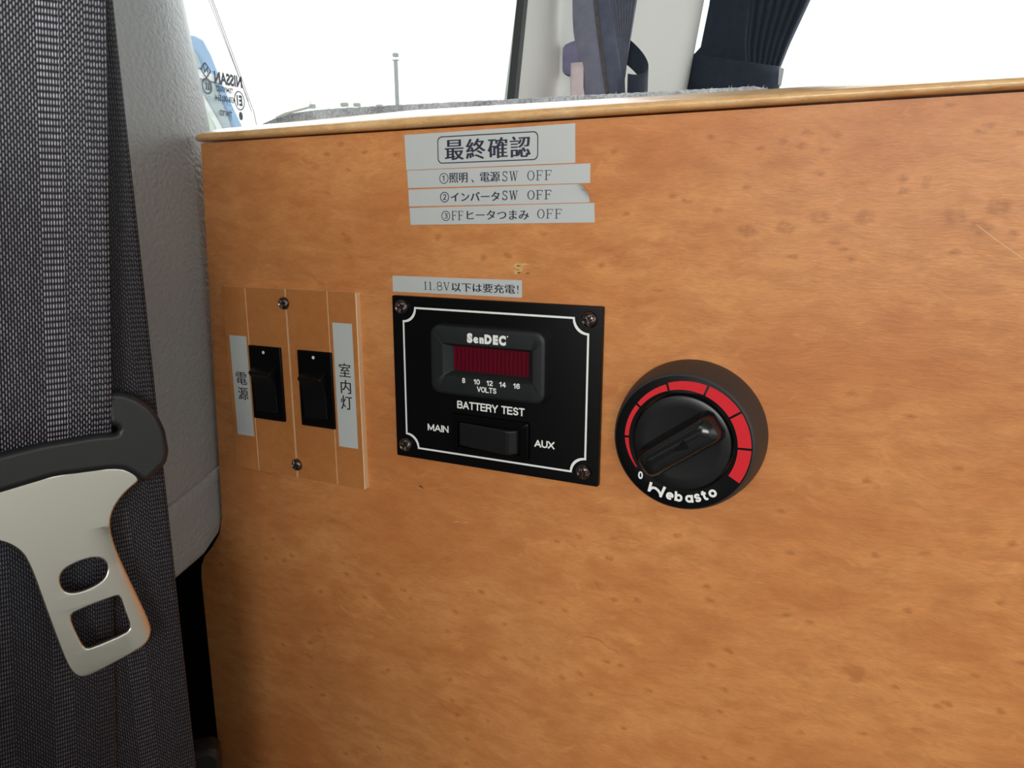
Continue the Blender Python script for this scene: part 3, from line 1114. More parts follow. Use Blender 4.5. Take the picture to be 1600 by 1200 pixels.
o, cx, cz = tape([(-38.4, 72.7), (42.7, 73.8), (43.1, 66.7), (-38.1, 65.8)], 'narrow white label tape numbered 3, lowest of the stack under the boxed label')
k = Ink()
k.brush('③', (-23.0, 67.4, -19.0, 71.4), 0.02).roman('FF', (-18.6, 67.7, -12.6, 71.3)).brush('ヒータつまみ', (-11.2, 67.8, 16.1, 71.5), 0.10).roman('OFF', (19.4, 68.2, 30.2, 71.7))
shifted(k, cx, cz, M_INK, o)

o, cx, cz = tape([(-48.2, 44.4), (13.1, 44.3), (13.1, 37.4), (-48.3, 37.6)], 'white label tape about 11.8V, lying just above the black meter plate')
k = Ink()
k.roman('11.8V', (-32.9, 39.0, -19.7, 42.4)).brush('以下は要充電', (-18.9, 38.8, 10.0, 42.5), 0.10).text('!', (11.0, 39.0, 11.6, 42.3))
shifted(k, cx, cz, M_INK, o)


# ------------------------------------------------------------------ screws
def screw_mesh(R):
    nr, na = 16, 64
    V, F = [], []
    for j in range(nr + 1):
        r = R * j / nr
        for i in range(na):
            a = 2 * PI * i / na
            x, y = r * math.cos(a), r * math.sin(a)
            h = 1.55 * (R / 2.2) * math.sqrt(max(0.0, 1 - (r / R) ** 2.4)) + 0.12
            w, l = 0.21 * R, 0.66 * R
            arm = max(min(1, (w - abs(y)) / (0.10 * R) + .5) * min(1, (l - abs(x)) / (0.18 * R) + .5) if abs(y) < 1.25 * w and abs(x) < 1.1 * l else 0,
                      min(1, (w - abs(x)) / (0.10 * R) + .5) * min(1, (l - abs(y)) / (0.18 * R) + .5) if abs(x) < 1.25 * w and abs(y) < 1.1 * l else 0)
            h -= max(0.0, arm) * (0.95 - 0.35 * r / R)
            V.append((x * MM, y * MM, max(0.05, h) * MM))
    for j in range(nr):
        for i in range(na):
            k2 = (i + 1) % na
            F.append((j * na + i, j * na + k2, (j + 1) * na + k2, (j + 1) * na + i))
    b = len(V)
    for i in range(na):
        a = 2 * PI * i / na
        V.append((R * math.cos(a) * MM, R * math.sin(a) * MM, 0.0))
    for i in range(na):
        F.append((nr * na + i, nr * na + (i + 1) % na, b + (i + 1) % na, b + i))
    return V, F


screw_proto = None


def screw(parent, x, y, h, R, rot):
    global screw_proto
    if screw_proto is None:
        screw_proto = obj('screw', *screw_mesh(2.85), M_SCREW, parent, smooth=40)
        s = screw_proto
    else:
        s = screw_proto.copy()
        COL.objects.link(s)
        s.parent = parent
    s.location = (x * MM, y * MM, h * MM)
    s.scale = (R / 2.85,) * 3
    s.rotation_euler = (0, 0, rot)
    return s


# ------------------------------------------------------------------ meter panel
mp = on_panel('meter_panel', 0, 0, -0.00775)
tag(mp, 'black battery meter panel with white outline and corner screws, left of the round dial', 'panel')
T = 2.6
plate('mounting_plate', [rrect(-47.5, 47.5, -35.9, 35.9, 0.6, 3)], 0.0, T, M_BLACKPLATE, mp, 0.25)


def notched(w, h, r, n=10):
    pts = []
    for cx, cy, a0 in ((w, h, 270), (-w, h, 360), (-w, -h, 90), (w, -h, 180)):
        for i in range(n + 1):
            a = math.radians(a0 - 90 * i / n)
            pts.append((cx + r * math.cos(a), cy + r * math.sin(a)))
    return pts


a_, b_ = notched(42.35, 31.45, 6.0), notched(41.55, 30.65, 6.0)
k = Ink()
n = len(a_)
k.add(a_ + b_, [(i, (i + 1) % n, n + (i + 1) % n, n + i) for i in range(n)])
k.build('border_line', M_WHITE, mp, T + 0.04)
for (x, y, r) in ((-42.4, 31.2, 0.3), (42.3, 30.8, 0.5), (41.6, -30.3, 0.25), (-42.4, -30.2, 0.7)):
    screw(mp, x, y, T, 3.25, r)


def mh():
    n = 8
    X0, X1, Y0, Y1 = -26.2, 26.4, -4.0, 25.6
    rr = lambda d, r: rrect(X0 + d, X1 - d, Y0 + d, Y1 - d, r, n)
    wi = lambda d, r: rrect(-19.6 + d[0], 20.9 - d[1], 4.3 + d[2], 17.9 - d[3], r, n)
    rings = [(rr(0, 4.5), T), (rr(0.2, 4.4), T + 3.6), (rr(0.5, 4.1), T + 4.5), (rr(1.2, 3.6), T + 5.0), (rr(1.8, 3.2), T + 5.1),
             (wi((-.2, -.2, -.2, -.2), 0.7), T + 5.1), (wi((0, 0, 0, 0), 0.6), T + 4.95), (wi((3.2, 3.2, 2.0, 1.4), 0.3), T + 1.6)]
    return loft('bezel', rings, M_BLACKPL, mp, cap1=False)


bz = mh()
plate('display', [rrect(-16.6, 17.9, 6.1, 16.7, 0.3, 2)], T + 1.2, T + 1.65, M_LENS, bz)
F_ = T + 5.16
k = Ink()
for s, bx in (('S', (-8.2, 18.9, -5.6, 23.0)), ('e', (-5.3, 19.0, -2.9, 21.6)), ('n', (-2.5, 19.0, -0.5, 21.6)), ('D', (-0.2, 19.0, 3.1, 22.9)), ('E', (3.6, 19.0, 5.9, 22.9)), ('C', (6.2, 18.9, 9.4, 23.0))):
    k.text(s, bx, 0.075)
k.add([(10.1 + 0.3 * math.cos(PI * i / 4), 22.7 + 0.3 * math.sin(PI * i / 4)) for i in range(8)], [tuple(range(8))])
k.build('lettering', M_WHITE, bz, F_)
k = Ink()
for s, x0, x1 in (('8', -10.7, -9.2), ('10', -5.3, -2.4), ('12', 0.6, 3.5), ('14', 6.4, 9.4), ('16', 12.6, 15.6)):
    k.sans(s, (x0, 1.95, x1, 4.15), 0.42)
k.sans('VOLTS', (-3.8, -1.1, 5.2, 1.2), 0.42)
k.build('lettering', M_WHITE, bz, F_)
k = Ink()
k.sans('BATTERY TEST', (-16.1, -10.6, 15.4, -7.2), 0.62).sans('MAIN', (-31.0, -22.2, -20.5, -19.1), 0.58).sans('AUX', (19.9, -22.8, 28.7, -19.7), 0.62)
k.build('lettering', M_WHITE, mp, T + 0.04)

# rocker of the battery test switch
rk = loft('rocker_switch', [(rrect(-18.6, 18.0, -29.2, -12.8, 0.8, 3), T), (rrect(-18.5, 17.9, -29.1, -12.9, 0.8, 3), T + 1.9), (rrect(-18.0, 17.4, -28.6, -13.4, 0.6, 3), T + 2.3),
                            (rrect(-14.9, 14.6, -26.9, -15.6, 0.4, 3), T + 2.3), (rrect(-14.9, 14.6, -26.9, -15.6, 0.4, 3), T + 0.6)], M_SWBL, mp)
V, F = [], []
for y in (-26.3, -16.0):
    for x, h in ((-13.9, 0.7), (-13.9, 2.6), (9.6, 5.8), (11.0, 5.6), (13.6, 3.2), (13.9, 0.7)):
        V.append((x * MM, y * MM, (T + h) * MM))
F = [(0, 1, 2, 3, 4, 5), (11, 10, 9, 8, 7, 6)] + [(i, (i + 1) % 6, 6 + (i + 1) % 6, 6 + i) for i in range(6)]
bevel(obj('rocker', V, F, M_GLOSSBL, rk), 0.0007, 3)

# ------------------------------------------------------------------ wooden switch plate
sp = on_panel('switch_plate', -105.9, -8.9, -0.0016)
tag(sp, 'wooden switch plate with two black switches at the left end of the cabinet', 'switch plate')
W_, H_, TH = 79.7, 91.4, 3.0


def grooved():
    gx = [-24.6, 0.0, 24.1]
    x0, x1 = -W_ / 2, W_ / 2
    top = [(x0, 0), (x0, TH - 0.3), (x0 + 0.3, TH)]
    for g, w, d in zip(gx, (0.28, 0.55, 0.28), (0.5, 1.6, 0.5)):
        top += [(g - w, TH), (g - w * 0.5, TH - d), (g + w * 0.5, TH - d), (g + w, TH)]
    top += [(x1 - 0.3, TH), (x1, TH - 0.3), (x1, 0)]
    n = len(top)
    V = [(x * MM, y * MM, h * MM) for y in (-H_ / 2, H_ / 2) for x, h in top]
    F, fm = [], []
    for i in range(n):
        j = (i + 1) % n
        F.append((i, j, n + j, n + i))
        edge = i in (0, 1, n - 2, n - 3) or (3 <= i < n - 4 and abs(top[i][1] - top[j][1]) > 0.01) or i == n - 1
        fm.append(1 if edge else 0)
    F += [tuple(range(n)), tuple(range(2 * n - 1, n - 1, -1))]
    fm += [1, 1]
    return obj('plate', V, F, None, sp, mats=[M_PLATE, M_PLY], fmat=fm)


grooved()
screw(sp, -1.0, 39.2, TH, 2.95, 0.2)
screw(sp, 0.3, -39.1, TH, 2.95, 0.0)


def toggle(cx, cy, lab):
    s = loft('toggle_switch', [(rrect(cx - 9.8, cx + 9.8, cy - 18.1, cy + 18.1, 0.4, 2), TH), (rrect(cx - 9.8, cx + 9.8, cy - 18.1, cy + 18.1, 0.4, 2), TH + 0.9),
                               (rrect(cx - 9.5, cx + 9.5, cy - 17.8, cy + 17.8, 0.3, 2), TH + 1.2)], M_SWBL, sp)
    tag(s, lab)
    prof = [(8.6, 0.9), (8.2, 1.6), (6.3, 5.6), (5.4, 5.9), (3.4, 4.4), (0.6, 3.2), (-3.5, 2.5), (-13.6, 2.1), (-14.2, 0.9)]
    V = []
    n = len(prof)
    for x in (-6.6, 6.6):
        for y, h in prof:
            V.append(((cx + x) * MM, (cy + y) * MM, (TH + h) * MM))
    F = [tuple(range(n)), tuple(range(2 * n - 1, n - 1, -1))] + [(i, (i + 1) % n, n + (i + 1) % n, n + i) for i in range(n)]
    bevel(obj('lever', V, F, M_SWGL, s), 0.0006, 3)
    d = plate('dot', [circle(0.75, 20, cx - 0.4 if cx < 0 else cx - 0.2, cy + 15.2)], TH + 1.2, TH + 1.3, M_WHITE, s)


toggle(-14.5, 0.0, 'left black switch, set between the left label and the middle seam')
toggle(15.3, -0.2, 'right black switch, set between the middle seam and the right label')


def plate_label(x0, x1, y0, y1, chars, label):
    o = plate('label_tape', [[(x0, y1), (x1, y1), (x1, y0), (x0, y0)]], 0.02, 0.15, M_TAPE, None)
    cx_, cy_ = (x0 + x1) / 2, (y0 + y1) / 2
    o.data.transform(Matrix.Translation((-cx_ * MM, -cy_ * MM, 0)))
    o.location = ((cx_) * MM - 0.0018, -TH * MM, cy_ * MM - 0.0006)
    o.rotation_euler = (PI / 2, 0, 0)
    tag(o, label, 'label', 'upright label tapes on the wooden switch plate')
    k = Ink()
    for ch, bx in chars:
        k.brush(ch, (bx[0] - cx_ + 0.1, bx[1] - cy_, bx[2] - cx_ - 0.1, bx[3] - cy_), 0.10)
    k.build('lettering', M_INKB, o, 0.18)


plate_label(-141.0, -130.2, -36.4, 13.8, [('電', (-138.9, -10.4, -131.9, -4.2)), ('源', (-138.4, -18.1, -131.8, -11.8))], 'upright white label left of the left switch, with two characters')
plate_label(-77.8, -67.0, -34.7, 23.4, [('室', (-75.4, -1.2, -69.0, 5.2)), ('内', (-75.0, -9.0, -69.2, -2.6)), ('灯', (-75.4, -16.5, -69.0, -9.9))], 'upright white label right of the right switch, with three characters')

# ------------------------------------------------------------------ heater dial
dl = on_panel('heater_dial', 82.6, -9.8)
tag(dl, 'round black heater dial with red scale segments, right of the meter panel', 'dial')
prof = [(27.4, 0.0), (27.5, 1.0), (27.3, 4.0), (26.7, 8.0), (25.9, 12.0), (25.3, 14.4), (24.9, 15.4), (24.2, 15.95), (23.4, 16.0), (18.4, 16.0), (18.1, 15.8), (18.0, 15.2), (18.0, 12.0)]
loft('skirt', [(circle(r, 128), h) for r, h in prof], M_SKIRT, dl, cap1=False, smooth=40)
ring = plate('scale_ring', [circle(24.3, 128), circle(18.0, 128)], 15.6, 16.06, M_BLACKPLATE, dl, 0.05)


def seg(a0, a1, ro0, ro1, ri):
    n = 14
    pts_o, pts_i = [], []
    for i in range(n + 1):
        t = i / n
        a = math.radians(a0 + (a1 - a0) * t)
        ro = ro0 + (ro1 - ro0) * t
        pts_o.append((ro * math.cos(a), ro * math.sin(a)))
        pts_i.append((ri * math.cos(a), ri * math.sin(a)))
    return pts_o + pts_i, [(i, i + 1, n + 1 + i + 1, n + 1 + i) for i in range(n)]


for a0, a1, r0, r1 in ((215, 181.2, 19.75, 20.8), (178.8, 144.2, 20.9, 20.95), (142, 107.2, 21.0, 21.7), (105, 69.8, 22.1, 23.0), (67.6, 35.2, 23.1, 23.8), (33, 2.4, 23.8, 24.0), (0.2, -30.2, 24.0, 23.8)):
    k = Ink()
    k.add(*seg(a0, a1, min(r0, 23.9), min(r1, 23.9), 19.35))
    k.build('scale_segment', M_RED, ring, 16.10)
k = Ink()


def arc_char(ch, r, deg, w, h, bold=0.055):
    w, h = w * 1.12, h * 1.12
    v, f = glyph_mesh(ch, bold)
    v = fit(v, (-w / 2, -h / 2, w / 2, h / 2))
    a = math.radians(deg)
    rot = a + PI / 2
    cx_, cy_ = r * math.cos(a), r * math.sin(a)
    k.add([(cx_ + x * math.cos(rot) - y * math.sin(rot), cy_ + x * math.sin(rot) + y * math.cos(rot)) for x, y in v], f)


# the zero stands upright, the maker's word follows the rim
v, f = glyph_mesh('0', 0.03)
k.add(fit(v, (-15.4, -15.6, -13.6, -12.6)), f)


def arc_paths(paths, r, deg, lw):
    a = math.radians(deg)
    rot = a + PI / 2
    cx_, cy_ = r * math.cos(a), r * math.sin(a)
    for p in paths:
        q = [(cx_ + x * math.cos(rot) - y * math.sin(rot), cy_ + x * math.sin(rot) + y * math.cos(rot)) for x, y in p]
        k.path(q, lw)
        for pt in q[1:-1]:
            k.add([(pt[0] + lw / 2 * math.cos(PI * i / 4), pt[1] + lw / 2 * math.sin(PI * i / 4)) for i in range(8)], [tuple(range(8))])


el = lambda rx, ry, a0, a1, cx_=0, cy_=0, n=14: [(cx_ + rx * math.cos(math.radians(a0 + (a1 - a0) * i / n)), cy_ + ry * math.sin(math.radians(a0 + (a1 - a0) * i / n))) for i in range(n + 1)]
LET = {'e': [el(1.0, 1.05, 0, 310), [(-1.0, 0.0), (1.25, 0.0)]],
       'b': [el(1.0, 1.05, 0, 360), [(-1.05, -1.3), (-1.05, 2.3)]],
       'a': [el(1.0, 1.05, 0, 360), [(1.05, -1.45), (1.05, 1.45)]],
       's': [el(0.7, 0.6, 20, 270, 0, 0.55) + el(0.75, 0.6, 90, -160, 0, -0.6)],
       't': [[(0, 2.0), (0, -0.6)] + el(0.6, 0.6, 180, 300, 0.6, -0.6, 6), [(-0.8, 1.0), (0.95, 1.0)]],
       'o': [el(1.05, 1.05, 0, 360)]}
for ch, deg, r in (('e', -99.5, 20.7), ('b', -90.5, 20.6), ('a', -80.0, 20.7), ('s', -71.5, 20.6), ('t', -64.5, 20.6), ('o', -55.5, 20.7)):
    arc_paths(LET[ch], r, deg, 0.86)
k.path([(-10.4, -16.2), (-11.2, -19.9)], 1.0)
k.path([(-11.1, -19.6), (-10.3, -18.4), (-9.2, -18.1), (-8.1, -18.6), (-7.2, -19.6), (-6.6, -20.9)], 0.95)
k.path([(-5.3, -17.2), (-6.0, -19.0), (-6.9, -21.4)], 1.0)
k.build('lettering', M_WHITE, ring, 16.10)

# turning knob: dished disc with a raised grip bar
prof = [(17.3, 12.2), (17.35, 15.6), (17.1, 16.2), (16.6, 16.45), (13.0, 16.1), (8.0, 15.8), (2.0, 15.7)]
kn = loft('knob', [(circle(r, 96), h) for r, h in prof], M_GLOSSBL, dl, cap1=True, smooth=40)


def grip():
    ang = math.radians(36)
    ux, uy = math.cos(ang), math.sin(ang)
    L0, L1 = -15.6, 15.9
    nx = 26
    sec = [(-6.2, 15.4), (-5.7, 18.5), (-5.1, 22.2), (-4.3, 24.2), (-2.9, 25.3), (0, 25.7), (2.9, 25.3), (4.3, 24.2), (5.1, 22.2), (5.7, 18.5), (6.2, 15.4)]
    m = len(sec)
    V, F = [], []
    for i in range(nx + 1):
        t = i / nx
        s = L0 + (L1 - L0) * t
        # rounded, slightly dropping ends
        e = min(s - L0, L1 - s)
        q = 1.0 if e > 3.5 else math.sqrt(max(0.02, 1 - ((3.5 - e) / 3.5) ** 2))
        hq = 1.0 if e > 5 else 0.62 + 0.38 * math.sqrt(max(0, 1 - ((5 - e) / 5) ** 2))
        for w, h in sec:
            ww = w * (0.55 + 0.45 * q)
            hh = 15.4 + (h - 15.4) * hq
            V.append(((s * ux - ww * uy) * MM, (s * uy + ww * ux) * MM, hh * MM))
    for i in range(nx):
        for j in range(m - 1):
            F.append((i * m + j, i * m + j + 1, (i + 1) * m + j + 1, (i + 1) * m + j))
    F.append(tuple(range(m)))
    F.append(tuple(nx * m + j for j in range(m - 1, -1, -1)))
    g = obj('grip', V, F, M_GRIP, kn, smooth=55)
    a_ = Ink()
    tip, wd, back = -1.2, 1.8, 4.5
    pt = lambda s, w: (s * ux - w * uy, s * uy + w * ux)
    a_.add([pt(tip, 0), pt(back, -wd), pt(back, wd)], [(0, 1, 2)])
    a_.build('arrow', M_BLACKPLATE, g, 25.76)


grip()

# ------------------------------------------------------------------ seat belt hanging in front of the pillar
belt = empty('seat_belt', (-0.116, -0.106, 0.0))
tag(belt, 'charcoal woven seat belt with polished steel tongue, hanging at the left', 'seat belt')
U_, N_ = Vector((0.5, 0.8660254, 0)), Vector((0.8660254, -0.5, 0))
# local frame of the belt: x along the webbing width, y up, z towards the viewer
belt.matrix_world = Matrix(((U_.x, 0, N_.x, -0.116), (U_.y, 0, N_.y, -0.106), (0, 1, 0, 0), (0, 0, 0, 1)))


def webbing(path, width, mat, rib=0.0):
    """path: list of (right edge u, v, height) in mm"""
    V, F, UV = [], [], []
    nu = 24
    run = 0.0
    rows = []
    dens = []
    for a, b in zip(path, path[1:]):
        d = max(1, int(math.dist(a, b) / 5))
        dens += [tuple(a[c] + (b[c] - a[c]) * i / d for c in range(3)) for i in range(d)]
    dens.append(path[-1])
    for j, (u, v, h) in enumerate(dens):
        if j:
            run += math.dist(dens[j - 1], (u, v, h))
        for i in range(nu + 1):
            t = i / nu
            crown = 0.25 * math.sin(PI * t)
            V.append(((u - width * (1 - t)) * MM, v * MM, (h + crown) * MM))
            rows.append((-width * (1 - t), run))
    for j in range(len(dens) - 1):
        for i in range(nu):
            q = j * (nu + 1) + i
            F.append((q, q + 1, q + nu + 2, q + nu + 1))
    me = bpy.data.meshes.new('webbing')
    me.from_pydata(V, [], F)
    uvl = me.uv_layers.new(name='weave')
    for p in me.polygons:
        for li in p.loop_indices:
            uvl.data[li].uv = rows[me.loops[li].vertex_index]
    me.materials.append(mat)
    bm = bmesh.new()
    bm.from_mesh(me)
    bmesh.ops.recalc_face_normals(bm, faces=bm.faces)
    if sum(f.normal.z for f in bm.faces) < 0:
        bmesh.ops.reverse_faces(bm, faces=bm.faces)
    bm.to_mesh(me)
    bm.free()
    for p in me.polygons:
        p.use_smooth = True
    o = link(bpy.data.objects.new('webbing', me), belt)
    md = o.modifiers.new('thickness', 'SOLIDIFY')
    md.thickness = 0.0011
    md.offset = -1
    return o


webbing([(29.4, 330, -4.5), (29.4, 60, -4.5), (29.3, 0, -5.0), (29.2, -200, -5.0), (29.2, -420, -5.0)], 47, M_WEB2)
webbing([(42.0, 330, 5.5), (26.0, 140, 4.0), (18.3, 56, 3.4), (14.0, 10, 3.4), (12.6, -4.0, 2.8), (12.2, -9.0, 0.8), (11.8, -14, -2.0), (11.5, -18, -2.3)], 47, M_WEB)
webbing([(11.9, -13, -2.6), (10.5, -30, -2.8), (4.0, -100, -2.9), (-4.0, -190, -3.0), (-24, -420, -3.0)], 47, M_WEB2)  # lower ply, shade put into its webbing colour


def smooth_poly(pts, it=2):
    for _ in range(it):
        q = []
        for a, b in zip(pts, pts[1:] + pts[:1]):
            q += [(a[0] * .75 + b[0] * .25, a[1] * .75 + b[1] * .25), (a[0] * .25 + b[0] * .75, a[1] * .25 + b[1] * .75)]
        pts = q
    return pts


outline = [(-45, -21), (-24, -22.0), (-7.3, -19.5), (12.1, -20.5), (18.0, -24.0), (19.6, -27.4), (16.0, -29.6), (12.0, -33.0), (8.9, -37.5), (7.6, -42.7), (8.4, -50), (10.2, -58), (13.3, -70),
           (16.7, -83), (17.3, -88.2), (14.8, -92.2), (9.0, -94.0), (-2, -97.0), (-7.5, -98.0), (-10.8, -95.2), (-12.8, -88), (-16.0, -68.0), (-18.9, -49.0), (-21.6, -43.4), (-26.5, -39.4), (-45, -30.5)]
h1 = smooth_poly([(-10.6, -60.2), (-9.6, -55.6), (-4.5, -53.4), (2.4, -53.0), (5.4, -56.8), (4.2, -62.0), (-2.5, -64.6), (-8.6, -64.3)])
h2 = smooth_poly([(-8.9, -73.0), (-6.8, -71.7), (5.6, -69.8), (7.8, -70.2), (8.6, -76), (10.0, -83.4), (8.2, -85.0), (-3.6, -87.0), (-5.8, -86.4), (-7.6, -80)], 1)
tongue = plate('latch_tongue', [smooth_poly(outline), h1, h2], 1.0, 3.0, M_STEEL, belt, 0.75, 4)


def curve_margin(o):
    """the right margin of the plate is rolled back towards the webbing"""
    p0, p1 = Vector((8.4, -50)), Vector((17.3, -88.2))
    d = (p1 - p0).normalized()
    out = Vector((-d.y, d.x))
    if out.x < 0:
        out = -out
    bm = bmesh.new()
    bm.from_mesh(o.data)
    for q in range(1, 10):
        c = (p0 - out * (q * 1.0)) * MM
        bmesh.ops.bisect_plane(bm, geom=bm.verts[:] + bm.edges[:] + bm.faces[:], dist=1e-7, plane_co=(c.x, c.y, 0), plane_no=(out.x, out.y, 0))
    for q in range(1, 6):
        bmesh.ops.bisect_plane(bm, geom=bm.verts[:] + bm.edges[:] + bm.faces[:], dist=1e-7, plane_co=(0, (-40 - 3 * q) * MM, 0), plane_no=(0, 1, 0))
    for v in bm.verts:
        dd = (Vector((v.co.x, v.co.y)) / MM - p0).dot(out) + 9.0
        if dd > 0:
            g = min(1.0, max(0.0, (-42 - v.co.y / MM) / 15))
            v.co.z -= 0.024 * min(dd, 9.6) ** 2 * g * MM
    bm.to_mesh(o.data)
    bm.free()
    for p in o.data.polygons:
        p.use_smooth = True
    o.data.set_sharp_from_angle(angle=math.radians(35))


curve_margin(tongue)
wn_ = tongue.modifiers.new('weighted', 'WEIGHTED_NORMAL')
wn_.weight = 90
wn_.keep_sharp = True
tongue.rotation_euler = (math.radians(-4), 0, 0)
tongue.location = (0, -0.022 + 0.022 * math.cos(math.radians(4)), -0.022 * math.sin(math.radians(4)))
tongue['label'] = 'polished steel latch plate with two openings'

# black moulded cover of the tongue: lower bar plus the lobe at the right end of the webbing slot
low = [(-46, -24.2), (-23.9, -22.9), (-7.3, -20.4), (10.5, -21.2), (14.2, -22.0), (17.4, -24.6), (20.4, -28.3), (22.2, -28.0), (26.0, -25.0), (29.2, -22.4), (30.6, -18.0), (30.2, -10.0), (28.6, -4.5), (26.0, 0.2), (21.8, 4.4), (17.2, 6.9), (12.6, 7.5),
       (11.4, 7.3), (11.4, -4.6), (13.8, -5.6), (15.2, -7.0), (13.6, -8.0), (8.0, -7.2), (-10, -7.6), (-23, -9.2), (-46, -11.0)]


def cover():
    pts = []
    m = len(low)
    for i in range(m):
        a, b = low[i], low[(i + 1) % m]
        d = max(1, int(math.dist(a, b) / 1.0))
        pts += [(a[0] + (b[0] - a[0]) * t / d, a[1] + (b[1] - a[1]) * t / d) for t in range(d)]
    # round off by averaging
    for _ in range(1):
        pts = [((pts[i - 1][0] + 2 * p[0] + pts[(i + 1) % len(pts)][0]) / 4, (pts[i - 1][1] + 2 * p[1] + pts[(i + 1) % len(pts)][1]) / 4) for i, p in enumerate(pts)]
    m = len(pts)
    nor = []
    for i in range(m):
        (ax, ay), (bx_, by_) = pts[i - 2], pts[(i + 2) % m]
        d = math.hypot(bx_ - ax, by_ - ay) or 1
        nor.append((-(by_ - ay) / d, (bx_ - ax) / d))
    area2 = sum(pts[i - 1][0] * pts[i][1] - pts[i][0] * pts[i - 1][1] for i in range(m))
    sg = 1 if area2 > 0 else -1
    R_, H0 = 2.3, 4.6
    V, F = [], []
    rings = [(0.0, 0.0), (0.0, H0 - R_)] + [(R_ * (1 - math.cos(t)), H0 - R_ + R_ * math.sin(t)) for t in (PI / 12, PI / 6, PI / 4, PI / 3, PI / 2.4, PI / 2)] + [(R_ + 0.25, H0)]
    for off, h in rings:
        V += [((x + sg * nx_ * off) * MM, (y + sg * ny_ * off) * MM, h * MM) for (x, y), (nx_, ny_) in zip(pts, nor)]
    for k_ in range(len(rings) - 1):
        for i in range(m):
            j = (i + 1) % m
            F.append((k_ * m + i, k_ * m + j, (k_ + 1) * m + j, (k_ + 1) * m + i))
    off = rings[-1][0]

    def clear(px_, py_):
        best = 9e9
        for (ax, ay), (cx_, cy_) in zip(pts, pts[1:] + pts[:1]):
            dx, dy = cx_ - ax, cy_ - ay
            t = max(0.0, min(1.0, ((px_ - ax) * dx + (py_ - ay) * dy) / (dx * dx + dy * dy or 1)))
            best = min(best, math.hypot(px_ - ax - t * dx, py_ - ay - t * dy))
        return best
    keep = [i for i in range(m) if clear(V[(len(rings) - 1) * m + i][0] / MM, V[(len(rings) - 1) * m + i][1] / MM) > off * 0.93]
    F.append(tuple((len(rings) - 1) * m + i for i in keep))
    F.append(tuple(range(m - 1, -1, -1)))
    me = bpy.data.meshes.new('plastic_cover')
    me.from_pydata(V, [], F)
    bm = bmesh.new()
    bm.from_mesh(me)
    bmesh.ops.recalc_face_normals(bm, faces=bm.faces)
    bm.to_mesh(me)
    bm.free()
    me.transform(Matrix.Translation((0, 0, 0.2 * MM)))
    me.materials.append(M_CAP)
    for p in me.polygons:
        p.use_smooth = True
    o = link(bpy.data.objects.new('plastic_cover', me), tongue)
    tag(o, 'black plastic cover over the top of the latch plate')


cover()

# dark guide at the foot of the pillar, just showing at the bottom edge
gd = loft('belt_guide', [(rrect(-16, 16, -20, 20, 6, 5), 0), (rrect(-16, 16, -20, 20, 6, 5), 10), (rrect(-14, 14, -18, 18, 5, 5), 13)], M_CAP, None, cap0=True)
gd.location = (-0.170, -0.030, -0.2235)
gd.rotation_euler = (PI / 2, 0, math.radians(45))
tag(gd, 'dark plastic belt guide at the foot of the black gap between seat belt and cabinet', 'belt guide')


# ------------------------------------------------------------------ unseen front seat, added and shaped to shade the cabinet foot and belt
M_SEAT = fabric('grey_seat_cloth', (0.10, 0.10, 0.095), (0.15, 0.15, 0.14), 900)


def cushion(name, x0, x1, y0, y1, z0, z1, r, parent, lean=0.0):
    o = box(name, x0, x1, y0, y1, z0, z1, M_SEAT, parent)
    o.rotation_euler = (lean, 0, 0)
    bevel(o, r, 5)
    for p in o.data.polygons:
        p.use_smooth = True
    return o


seat = empty('seat_shade_blocker', (-0.03, -0.56, -0.66))
tag(seat, 'grey cloth seat added out of view to shade the cabinet foot and the belt', 'seat')
cushion('seat_base', -0.20, 0.055, -0.42, 0.10, 0.02, 0.22, 0.03, seat)
cushion('seat_cushion', -0.20, 0.055, -0.44, 0.10, 0.221, 0.36, 0.045, seat)
cushion('backrest', -0.20, 0.055, 0.102, 0.22, 0.20, 0.64, 0.04, seat)
cushion('headrest', -0.18, 0.045, 0.10, 0.19, 0.665, 0.815, 0.03, seat)  # headrest sized to shade the upper left of the cabinet
for x_ in (-0.13, -0.07):
    box('headrest_post', x_ - 0.006, x_ + 0.006, 0.14, 0.152, 0.61, 0.69, M_STEEL, seat)

# ------------------------------------------------------------------ curtains
def sheet(name, rows, mat, parent, thick=0.0012):
    V, F = [], []
    n = len(rows[0])
    for r in rows:
        V += r
    for j in range(len(rows) - 1):
        for i in range(n - 1):
            F.append((j * n + i, j * n + i + 1, (j + 1) * n + i + 1, (j + 1) * n + i))
    o = obj(name, V, F, mat, parent, smooth='all')
    md = o.modifiers.new('thickness', 'SOLIDIFY')
    md.thickness = thick
    md.offset = 0
    return o


def lerp_curve(pts, z):
    for (z0, v0), (z1, v1) in zip(pts, pts[1:]):
        if z0 <= z <= z1:
            t = (z - z0) / (z1 - z0)
            return v0 + (v1 - v0) * t
    return pts[0][1] if z < pts[0][0] else pts[-1][1]


